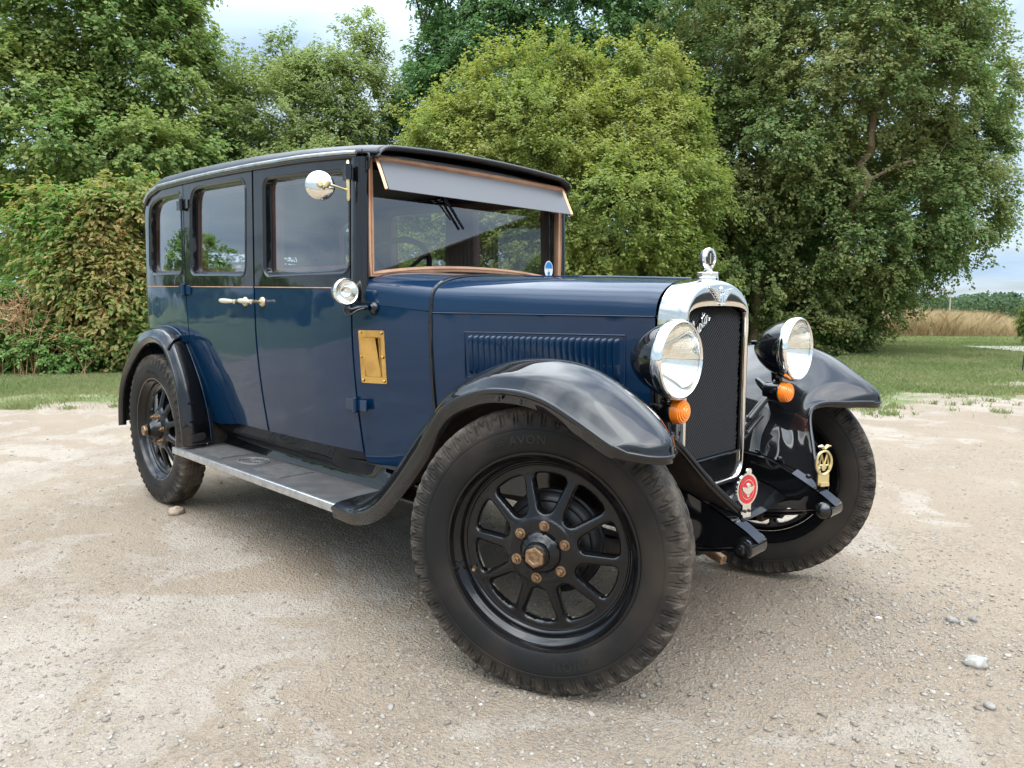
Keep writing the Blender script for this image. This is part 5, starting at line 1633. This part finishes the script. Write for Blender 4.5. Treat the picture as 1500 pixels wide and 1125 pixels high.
# ---- running boards
def rboard():
    mb = MB()
    xa, xb, yi, yo, zt = -2.44, -.945, -.50, -.770, .366
    mb.box(((xa + xb) / 2, (yi + yo) / 2, zt - .011), (xb - xa, yo - yi, .018), 0)
    return mb
def rb_trim():
    mb = MB()
    xa, xb, yi, yo, zt = -2.44, -.945, -.50, -.770, .366
    mb.box(((xa + xb) / 2, yo - .009, zt - .012), (xb - xa + .02, .018, .034), 0)
    mb.box((xb + .008, (yi + yo) / 2, zt - .008), (.018, yi - yo - .004, .024), 0)
    return mb
def rb_mats():
    mb = MB()
    zt = .366
    def ribs(x0, x1, y0, y1, n):
        for i in range(n):
            x = x0 + (x1 - x0) * (i + .5) / n
            mb.box((x, (y0 + y1) / 2, zt + .0005), ((x1 - x0) / n * .55, y1 - y0, .006), 0)
        for k in range(9):
            y = y0 + (y1 - y0) * k / 8
            mb.box(((x0 + x1) / 2, y, zt - .0006), (x1 - x0, .005, .0055), 0)
    ribs(-2.32, -2.02, -.72, -.56, 20); ribs(-1.70, -1.46, -.72, -.56, 16)
    c = (-1.86, -.64)
    for rr in (.075, .060): mb.tube([(c[0] + rr * 1.15 * math.cos(t), c[1] + rr * .85 * math.sin(t), zt) for t in np.linspace(0, 2 * np.pi, 40, endpoint=False)], .004, 6, closed=True)
    for s in (-1, 1):
        for k in range(4): mb.tube([(c[0] + .008 * s, c[1] + .012 - .008 * k, zt), (c[0] + s * (.052 - .009 * k), c[1] + .022 - .009 * k, zt)], .0035, 5)
    return mb
for s in (-1, 1):
    g = lambda m_: m_ if s < 0 else m_.mirror()
    rb = g(rboard()).build('running_board', M['mat'], car, smooth=0)
    g(rb_trim()).build('edge_trim', M['alu'], rb, smooth=30, bevel=.004)
    g(rb_mats()).build('tread_mat', M['matrib'], rb, smooth=0)
def valance():
    mb = MB()
    rows = []
    for x in np.linspace(-2.42, -.72, 40):
        y0 = ySide(x, .51) - .004
        yb = .505
        rows.append([(x, -y0, .515), (x, -(y0 - .012), .485), (x, -(y0 - .03), .45), (x, -(yb + .018), .42), (x, -(yb + .012), .39), (x, -(yb + .03), .368), (x, -(yb + .03), .35)])
    mb.grid(np.array(rows), flip=True)
    return mb
both(valance, 'valance', M['black'], car, smooth=60)

# ---- chassis
def frame():
    mb = MB()
    st_ = [(-3.2, .42, .50, .10), (-2.2, .42, .47, .12), (-.9, .42, .47, .13), (-.4, .385, .50, .13), (-.05, .318, .50, .13), (.1, .297, .482, .160), (.2, .292, .475, .150), (.29, .283, .456, .122), (.36, .276, .437, .092), (.43, .272, .424, .046)]
    rows = []
    for x, y, z, h in st_:
        w = .020
        rows.append([(x, -(y - w), z - h / 2), (x, -(y + w), z - h / 2), (x, -(y + w), z + h / 2), (x, -(y - w), z + h / 2)])
    P = np.array(rows)
    P = np.stack([cr(P[:, j], 60) for j in range(4)], 1)
    mb.grid(P, closev=True)
    # flat-topped horn running down to the spring eye
    hp = cr([(.30, -.279, .520), (.36, -.275, .492), (.415, -.272, .463), (.452, -.271, .438)], 14)
    mb.tube(hp, .013, 4, sx=2.1, up=(0, 0, 1))
    mb.tube([(.418, -.232, .418), (.418, -.315, .418)], .030, 20)
    mb.lathe([(.030, 0), (.030, .006), (.024, .007), (.024, .013), (.016, .014), (.015, .024), (.009, .025), (.009, .031), (0, .031)], (.418, -.314, .418), (0, -1, 0), 16)
    mb.lathe([(.026, 0), (.028, .004), (.022, .012), (.012, .022), (0, .024)], (.418, -.232, .418), (0, 1, 0), 16)
    for p in ((.345, -.277, .512), (.392, -.274, .488), (.235, -.289, .556), (.15, -.295, .570)): mb.lathe([(.010, 0), (.009, .006), (.004, .009), (0, .009)], np.array(p), (.3, 0, 1), 8)
    return mb
both(frame, 'chassis_rail', M['black'], car, smooth=40)
def springs():
    mb = MB()
    for k, (a, e) in enumerate([(.415, -.50), (.34, -.42), (.26, -.34), (.18, -.26)]):
        xs = np.linspace(e, a, 20)
        mb.tube([(x, -.275, .345 + .075 * ((x + .04) / .46) ** 2 - .011 * k) for x in xs], .006, 4, sx=4.2)
    for x in (.19, -.2): mb.box((x, -.275, .36), (.022, .06, .06))
    return mb
both(springs, 'leaf_spring', M['dark'], car)
mb = MB()
mb.tube(cr([(0, -.60, .405), (0, -.50, .40), (0, -.36, .335), (0, -.2, .325), (0, .2, .325), (0, .36, .335), (0, .5, .40), (0, .60, .405)], 40), .024, 10); mb.tube([(-.14, -.5, .36), (-.14, .5, .36)], .012, 8)
mb.build('front_axle', M['dark'], car)
mb = MB(); mb.tube([(-WB, -.6, RAD), (-WB, -.15, RAD), (-WB, -.13, RAD), (-WB, .13, RAD), (-WB, .15, RAD), (-WB, .6, RAD)], [.04, .045, .12, .12, .045, .04], 16); mb.build('rear_axle', M['dark'], car)
mb = MB(); mb.tube([(.16, -.205, .372), (.29, -.212, .335), (.305, -.214, .331)], [.016, .016, .0155], 12); dp = mb.build('drain_pipe', M['bronze'], car)
mb = MB(); mb.tube([(.215, -.208, .40), (.218, -.208, .332)], [.014, .022], 10); mb.build('pipe_clamp', M['dark'], dp)
mb = MB()
mb.grid(np.array([[(x, y, .462) for y in np.linspace(-.54, .54, 4)] for x in (-3.25, -2.0, -.74)])); mb.grid(np.array([[(x, y, .44) for y in np.linspace(-.27, .27, 4)] for x in (-.74, -.3, .05)]))
mb.box((-.35, 0, .40), (.75, .30, .16)); mb.tube([(-.5, 0, .42), (-WB, 0, .42)], .035, 10); mb.tube([(-.6, .25, .36), (-2.0, .28, .36), (-3.2, .3, .36)], .028, 10); mb.box((-1.6, .28, .36), (.55, .16, .12))
mb.grid(np.array([[(.02, y, z) for y in (-.30, .30)] for z in (.42, .60)]), flip=True)
for sg in (-1, 1): mb.grid(np.array([[(-2.405, sg * y, z) for y in (.30, .625)] for z in (.34, .56)]), flip=(sg > 0))
mb.build('underbody', M['dark'], car, smooth=0)
# front pan between the dumb irons
mb = MB()
P = np.array([[(x, y, z - .02 * (1 - (y / .26) ** 2)) for y in np.linspace(-.26, .26, 9)] for x, z in ((.05, .49), (.14, .48), (.22, .46), (.28, .43))])
mb.grid(P); mb.build('front_pan', M['black'], car, smooth=60)

# ---- badges on the dumb irons
def turn(mb, org, deg):
    V = np.vstack(mb.v) - np.array(org); a = R_(deg); ca, sa = math.cos(a), math.sin(a)
    mb.v = [np.stack([V[:, 0] * ca - V[:, 1] * sa, V[:, 0] * sa + V[:, 1] * ca, V[:, 2]], 1) + np.array(org)]
    return mb
def badge_plate(c, pts, th, mats_m, mb):
    n = len(pts)
    f = np.array([c + np.array((th / 2, y, z)) for y, z in pts]); bk = np.array([c + np.array((-th / 2, y, z)) for y, z in pts])
    mb.add(f, [tuple(range(n))], mats_m); mb.add(bk, [tuple(range(n))[::-1]], mats_m); mb.ring([bk, f], mats_m)
th = np.linspace(0, 2 * np.pi, 40, endpoint=False)
mb = MB(); c = np.array((.398, -.268, .575))
out = [(.040 * math.cos(t), .047 * math.sin(t)) for t in np.linspace(-np.pi / 2 + .42, 1.5 * np.pi - .42, 36)]
out = [(.016, -.072)] + out + [(-.016, -.072)]
out[5:5] = []
badge_plate(c, out, .006, 0, mb)
mb.lathe([(0.010, 0), (.010, .004), (0, .005)], c + np.array((.003, 0, .052)), (1, 0, 0), 12, 0)
mb.add([c + np.array((.0042, .034 * math.cos(t), .041 * math.sin(t))) for t in th], [tuple(range(40))], 1)
mb.add([c + np.array((.0050, .0235 * math.cos(t), .029 * math.sin(t))) for t in th], [tuple(range(40))], 0)
mb.add([c + np.array((.0058, .0215 * math.cos(t), .027 * math.sin(t))) for t in th], [tuple(range(40))], 1)
for s in (-1, 1):
    mb.add([c + np.array((.0066, y, z)) for y, z in ((0, .006), (s * .024, .010), (s * .022, .002), (s * .017, -.004), (s * .011, -.009), (s * .006, -.014), (0, -.014))], [tuple(range(7)) if s < 0 else tuple(range(7))[::-1]], 0)
mb.lathe([(.008, 0), (.007, .003), (0, .004)], c + np.array((.005, 0, .012)), (1, 0, 0), 12, 0)
mb.add([c + np.array((.0066, y, z)) for y, z in ((-.006, -.012), (.006, -.012), (.004, -.021), (-.004, -.021))], [(0, 1, 2, 3)], 0)
mb.box(c + np.array((-.004, 0, -.074)), (.016, .030, .012), 0)
for s in (-1, 1): mb.lathe([(.005, 0), (.004, .004), (0, .005)], c + np.array((.003, .008 * s, -.062)), (1, 0, 0), 8, 2)
turn(mb, (.398, -.268, 0), -16).build('club_badge', [M['chromeclean'], M['red'], M['dark']], car, smooth=25)
mb = MB(); c = np.array((.398, .268, .570))
mb.tube([c + np.array((0, .030 * math.cos(t), .040 * math.sin(t))) for t in th], .0048, 8, closed=True)
for s in (-1, 1):
    x = s * .0095
    mb.tube([c + np.array((.001 * s, x - .013, -.026)), c + np.array((.001 * s, x, .028)), c + np.array((.001 * s, x + .013, -.026))], .0038, 6)
    mb.tube([c + np.array((.001 * s, x - .008, -.008)), c + np.array((.001 * s, x + .008, -.008))], .003, 6)
for s in (-1, 1):
    mb.tube([c + np.array((0, 0, .048)), c + np.array((0, s * .012, .057)), c + np.array((0, s * .026, .056))], [.005, .006, .002], 6)
mb.lathe([(.010, -.003), (.010, .003), (0, .005)], c + np.array((0, 0, -.014)), (1, 0, 0), 14)
mb.box(c + np.array((0, 0, -.056)), (.006, .044, .036)); mb.box(c + np.array((.002, 0, -.072)), (.018, .034, .012))
turn(mb, (.398, .268, 0), -28).build('motoring_badge', M['palebrass'], car, smooth=35)

# ---- interior
mb = MB()
def bench(x, z0, zt, mb):
    mb.grid(crgrid(np.array([[(x + .50, y, z0 - .10), (x + .50, y, z0 + .05), (x + .40, y, z0 + .08), (x + .02, y, z0 + .05), (x - .04, y, z0 + .30), (x - .12, y, zt - .04), (x - .17, y, zt), (x - .22, y, zt - .04), (x - .12, y, z0 - .1)] for y in (-.52, -.3, 0, .3, .52)]), 16, 40))
bench(-1.72, .78, 1.20, mb); bench(-2.75, .80, 1.22, mb)
mb.build('seat', M['seat'], car, smooth=60)
mb = MB()
for sg in (-1, 1):
    out = ccw(np.array([(-3.2, .5), (-1.1, .5), (-1.1, 1.60), (-2.0, 1.66), (-2.9, 1.68), (-3.12, 1.60), (-3.2, 1.4)]))
    mb.sheet(out, [inset(WIN[k], .0) for k in (1, 2, 3)], S(-.085, sg), h=.12, flip=(sg > 0))
mb.build('interior_trim', M['wood'], car)
mb = MB()
mb.grid(np.array([[(x, v * (plan(x) - .06), gutter(x) + .0 + .02 * (1 - v * v)) for v in np.linspace(-1, 1, 13)] for x in np.linspace(-3.2, -1.03, 16)]), flip=True)
mb.build('headlining', M['lining'], car)
mb = MB(); mb.grid(np.array([[(x, y, z) for y in np.linspace(-.54, .54, 9)] for x, z in ((-1.06, 1.20), (-1.14, 1.195), (-1.15, 1.02), (-1.12, .55))])); mb.build('dashboard', M['wood'], car, smooth=30)
mb = MB()
sc_ = np.array((-1.30, -.27, 1.205)); nrm = np.array((-.76, 0, .65)); u1 = np.array((0, 1.0, 0)); u2 = np.cross(nrm, u1)
ring = [sc_ + .205 * (math.cos(t) * u1 + math.sin(t) * u2) for t in np.linspace(0, 2 * np.pi, 56, endpoint=False)]
mb.tube(ring, .0125, 10, closed=True)
for k in range(4):
    t = math.pi / 4 + k * math.pi / 2
    mb.tube([sc_ - nrm * .03, sc_ - nrm * .02 + .1 * (math.cos(t) * u1 + math.sin(t) * u2), sc_ + .2 * (math.cos(t) * u1 + math.sin(t) * u2)], [.010, .008, .008], 8)
mb.tube([sc_ + nrm * .01, sc_ - nrm * .5], [.03, .022], 12)
mb.build('steering_wheel', M['gwire'], car, smooth=60)

# ---- wheels
TW = .140
def tyre_mesh():
    half = [(.278, .046), (.285, .057), (.298, .0640), (.318, .0688), (.334, .0702), (.344, .0700), (.3475, .0690), (.350, .0702), (.362, .0690), (.378, .0660), (.392, .0622), (.4025, .0570), (.4095, .0490), (.4120, .035), (.4127, .017), (.4127, 0)]
    p = np.array(half)
    prof = np.vstack([cr(p, 54), cr(p, 54)[::-1][1:] * np.array((1, -1))])
    nth = 928
    th = np.linspace(0, 2 * np.pi, nth, endpoint=False)
    r, y = prof[:, 0], prof[:, 1]
    Rr = np.broadcast_to(r, (nth, len(r))).copy(); Y = np.broadcast_to(y, (nth, len(r))).copy()
    T = np.broadcast_to(th[:, None], Rr.shape)
    n = 58
    ph = T * n / (2 * np.pi) + (Y > 0) * .5
    fr = ph - np.floor(ph)
    sh = (Rr > .353) & (np.abs(Y) > .046)
    e = np.clip((Rr - .353) / .055, 0, 1)
    slot = sh & (fr > .60) & (e > .12)                       # recess between two blocks
    step = sh & (fr > .72) & (fr < .88) & (e > .3) & (e < .8)
    wedge = sh & (np.abs(fr - .30) < .30 * np.clip((Rr - .382) / .026, 0, 1))
    dep = np.where(slot, .0052 * np.clip(e * 2.2, .4, 1) * (1 - .6 * np.clip((e - .62) / .3, 0, 1)), 0) - np.where(step, .0024, 0) - np.where(wedge, .0036 * (1 - .5 * np.clip((e - .8) / .2, 0, 1)), 0)
    tread = np.abs(Y) <= .046
    zig = .022 + .0035 * np.sign(np.sin(T * n))
    g1 = tread & (np.abs(np.abs(Y) - zig) < .0022); g2 = tread & (np.abs(Y) < .0016)
    g3 = tread & (np.abs(Y) > .026) & (fr > .74)
    dep = dep + np.where(g1 | g2, .0060, 0) + np.where(g3, .0035, 0)
    Rr = Rr - dep * np.where(tread, .8, .08); Y = Y - np.sign(Y) * dep * np.where(tread, 0, 1.0)
    mb = MB(); P = np.stack([Rr * np.cos(T), Y, Rr * np.sin(T)], -1)
    mb.grid(P, closeu=True, flip=False)
    return mb
def tyre_letters():
    """raised sidewall lettering, bent round the tyre"""
    out = []
    def word(txt, size, ang0, rad, up_out, th=.0022):
        cu = bpy.data.curves.new('t', 'FONT'); cu.body = txt; cu.size = size; cu.extrude = th / 2; cu.resolution_u = 2; cu.space_character = 1.12
        ob = bpy.data.objects.new('t', cu); COL.objects.link(ob)
        bpy.context.view_layer.update()
        dg = bpy.context.evaluated_depsgraph_get()
        me_ = ob.evaluated_get(dg).to_mesh()
        V = np.array([v.co[:] for v in me_.vertices]); F = [tuple(p.vertices) for p in me_.polygons]
        ob.evaluated_get(dg).to_mesh_clear(); bpy.data.objects.remove(ob)
        V[:, 0] -= (V[:, 0].min() + V[:, 0].max()) / 2; V[:, 1] -= size * .35
        # seen from outside (-y): +x local is to the right
        rr = rad + V[:, 1] * (1 if up_out else -1)
        aa = ang0 - V[:, 0] / rad * (1 if up_out else -1)
        yy = -(.0697 + 0 * rr) - V[:, 2] + .0002
        mb = MB(); mb.add(np.stack([rr * np.cos(aa), yy, rr * np.sin(aa)], -1), F); out.append(mb)
    word('AVON', .036, R_(-68), .322, True); word('500-20', .020, R_(118), .322, True); word('AVON', .036, R_(100), .322, True)
    return out
def wheel_disc():
    mb = MB()
    holes = []
    w = .0145
    for k in range(10):
        a0 = 2 * np.pi * (k + .5) / 10
        pts = []
        for rr, s in ((.108, -1), (.207, -1), (.207, 1), (.108, 1)):
            ha = math.pi / 10 - math.asin((w + (.003 if rr < .15 else .0)) / rr)
            pts.append((rr * math.cos(a0 + s * ha), rr * math.sin(a0 + s * ha)))
        arc = [(.207 * math.cos(a0 + t), .207 * math.sin(a0 + t)) for t in np.linspace(-.05, .05, 3)]
        poly = [pts[0], pts[1]] + arc + [pts[2], pts[3]]
        holes.append(ccw(roundpoly(poly, [.024, .034] + [0] * len(arc) + [.034, .024], 7)))
    circ = lambda r, n: np.array([(r * math.cos(t), r * math.sin(t)) for t in np.linspace(0, 2 * np.pi, n, endpoint=False)])
    K = 1.04
    HD = [densify(h, .006) for h in holes]
    def dishv(q, dz=0.0):
        q = np.asarray(q, float)
        r = np.hypot(q[:, 0], q[:, 1])
        y = np.interp(r, [.0, .088, .094, .115, .16, .205, .225, .238], [-.046, -.046, -.041, -.036, -.024, -.012, -.010, -.016])
        ka = np.floor((np.arctan2(q[:, 1], q[:, 0]) % (2 * np.pi)) / (2 * np.pi / 10)).astype(int) % 10
        d = np.full(len(q), 1.0)
        for k in range(10):
            m_ = ka == k
            if m_.any(): d[m_] = segdist(q[m_], HD[k])
        d = np.where((r > .096) & (r < .228), np.minimum(d / .0125, 1), 1)
        y = y + .012 * (1 - np.sqrt(np.maximum(0, 1 - (1 - d) ** 2))) + dz
        return np.stack([q[:, 0] * K, y, q[:, 1] * K], 1)
    mb.sheet(circ(.240, 150), holes, dishv, h=.0045, flip=False, vec=True)
    for hd in HD:
        mb.ring([dishv(hd), dishv(hd, .014), dishv(inset(hd, -.004), .026)], flip=True)
    n_before = len(mb.v)
    # rim: well and flanges
    mb.lathe([(.262, .040), (.274, .050), (.270, .056), (.262, .052), (.257, .040), (.246, .034), (.240, .020), (.239, .0), (.240, -.014), (.243, -.026), (.250, -.034), (.258, -.040), (.262, -.050), (.266, -.0575), (.2725, -.0585), (.2755, -.053), (.270, -.044)], (0, 0, 0), (0, 1, 0), 120)
    mb.lathe([(.2385, -.016), (.236, -.0195), (.232, -.0175), (.229, -.011)], (0, 0, 0), (0, 1, 0), 120)
    for k in range(n_before, len(mb.v)): mb.v[k] = mb.v[k] * np.array((K, 1, K))
    return mb
def hub(long_=0.0):
    mb = MB()
    e = -long_
    mb.lathe([(.062, -.044), (.060, -.050), (.056, -.056), (.047, -.062 + e * .6), (.038, -.067 + e * .8), (.034, -.072 + e), (.034, -.078 + e), (.031, -.079 + e), (.031, -.084 + e), (.028, -.086 + e)], (0, 0, 0), (0, 1, 0), 40)
    return mb
def hub_cap(long_):
    mb = MB(); e = -long_
    mb.lathe([(.0285, -.080 + e), (.0300, -.083 + e), (.0300, -.097 + e), (.0275, -.101 + e), (.018, -.1015 + e), (.017, -.099 + e), (0, -.099 + e)], (0, 0, 0), (0, 1, 0), 6)
    return mb
def nut(k):
    mb = MB(); a = k * np.pi / 3 + .45; c = np.array((.076 * math.cos(a), -.046, .076 * math.sin(a)))
    mb.lathe([(.0155, 0), (.0150, -.003), (.0105, -.004)], c, (0, 1, 0), 16); mb.lathe([(.0108, -.003), (.0108, -.012), (.009, -.014), (.0058, -.0145), (.0056, -.021), (0, -.022)], c, (0, 1, 0), 6)
    return mb
tyre_src = tyre_mesh(); disc_src = wheel_disc(); let_src = tyre_letters()
def make_wheel(long_):
    w = disc_src.build('wheel', M['wheelblack'], car, smooth=50)
    tyre_src.build('tyre', M['rubber'], w, smooth=28)
    for k in let_src: k.build('sidewall_lettering', M['tyreletter'], w, smooth=0)
    hub(long_).build('hub', M['wheelblack'], w, smooth=40)
    hub_cap(long_).build('hub_cap', M['bronze'], w, smooth=20, bevel=.0015)
    for k in range(6): nut(k).build('wheel_nut', M['bronze'], w, smooth=25)
    mb = MB(); a = R_(205); p = np.array((.226 * math.cos(a), -.022, .226 * math.sin(a)))
    mb.tube([p, p + np.array((.006, -.022, .004)), p + np.array((.010, -.034, .006))], [.006, .0055, .0045], 8); mb.build('tyre_valve', M['bronze'], w, smooth=40)
    mb = MB(); mb.lathe([(0, .022), (.09, .022), (.128, .028), (.142, .040), (.148, .046), (.148, .060), (.154, .064), (.154, .078), (.150, .086), (.10, .092), (0, .094)], (0, 0, 0), (0, 1, 0), 56)
    mb.lathe([(.124, .027), (.130, .0245), (.134, .028)], (0, 0, 0), (0, 1, 0), 56)
    mb.build('brake_drum', M['drum'], w, smooth=40)
    return w
def copy_tree(o, parent):
    c = o.copy(); COL.objects.link(c); c.parent = parent
    for ch in [k for k in bpy.data.objects if k.parent == o]: copy_tree(ch, c)
    return c
wf = make_wheel(0.0); wr = make_wheel(.022)
def place(w, x, y, rz, spin):
    w.matrix_local = Matrix.Translation((x, y, RAD - .006)) @ Matrix.Rotation(rz, 4, 'Z') @ Matrix.Rotation(spin, 4, 'Y')
wfl = copy_tree(wf, car); wrl = copy_tree(wr, car)
place(wf, 0, -TRK, STEER, R_(4)); place(wfl, 0, TRK, STEER + math.pi, R_(30))
place(wr, -WB, -TRK, 0, R_(20)); place(wrl, -WB, TRK, math.pi, R_(50))
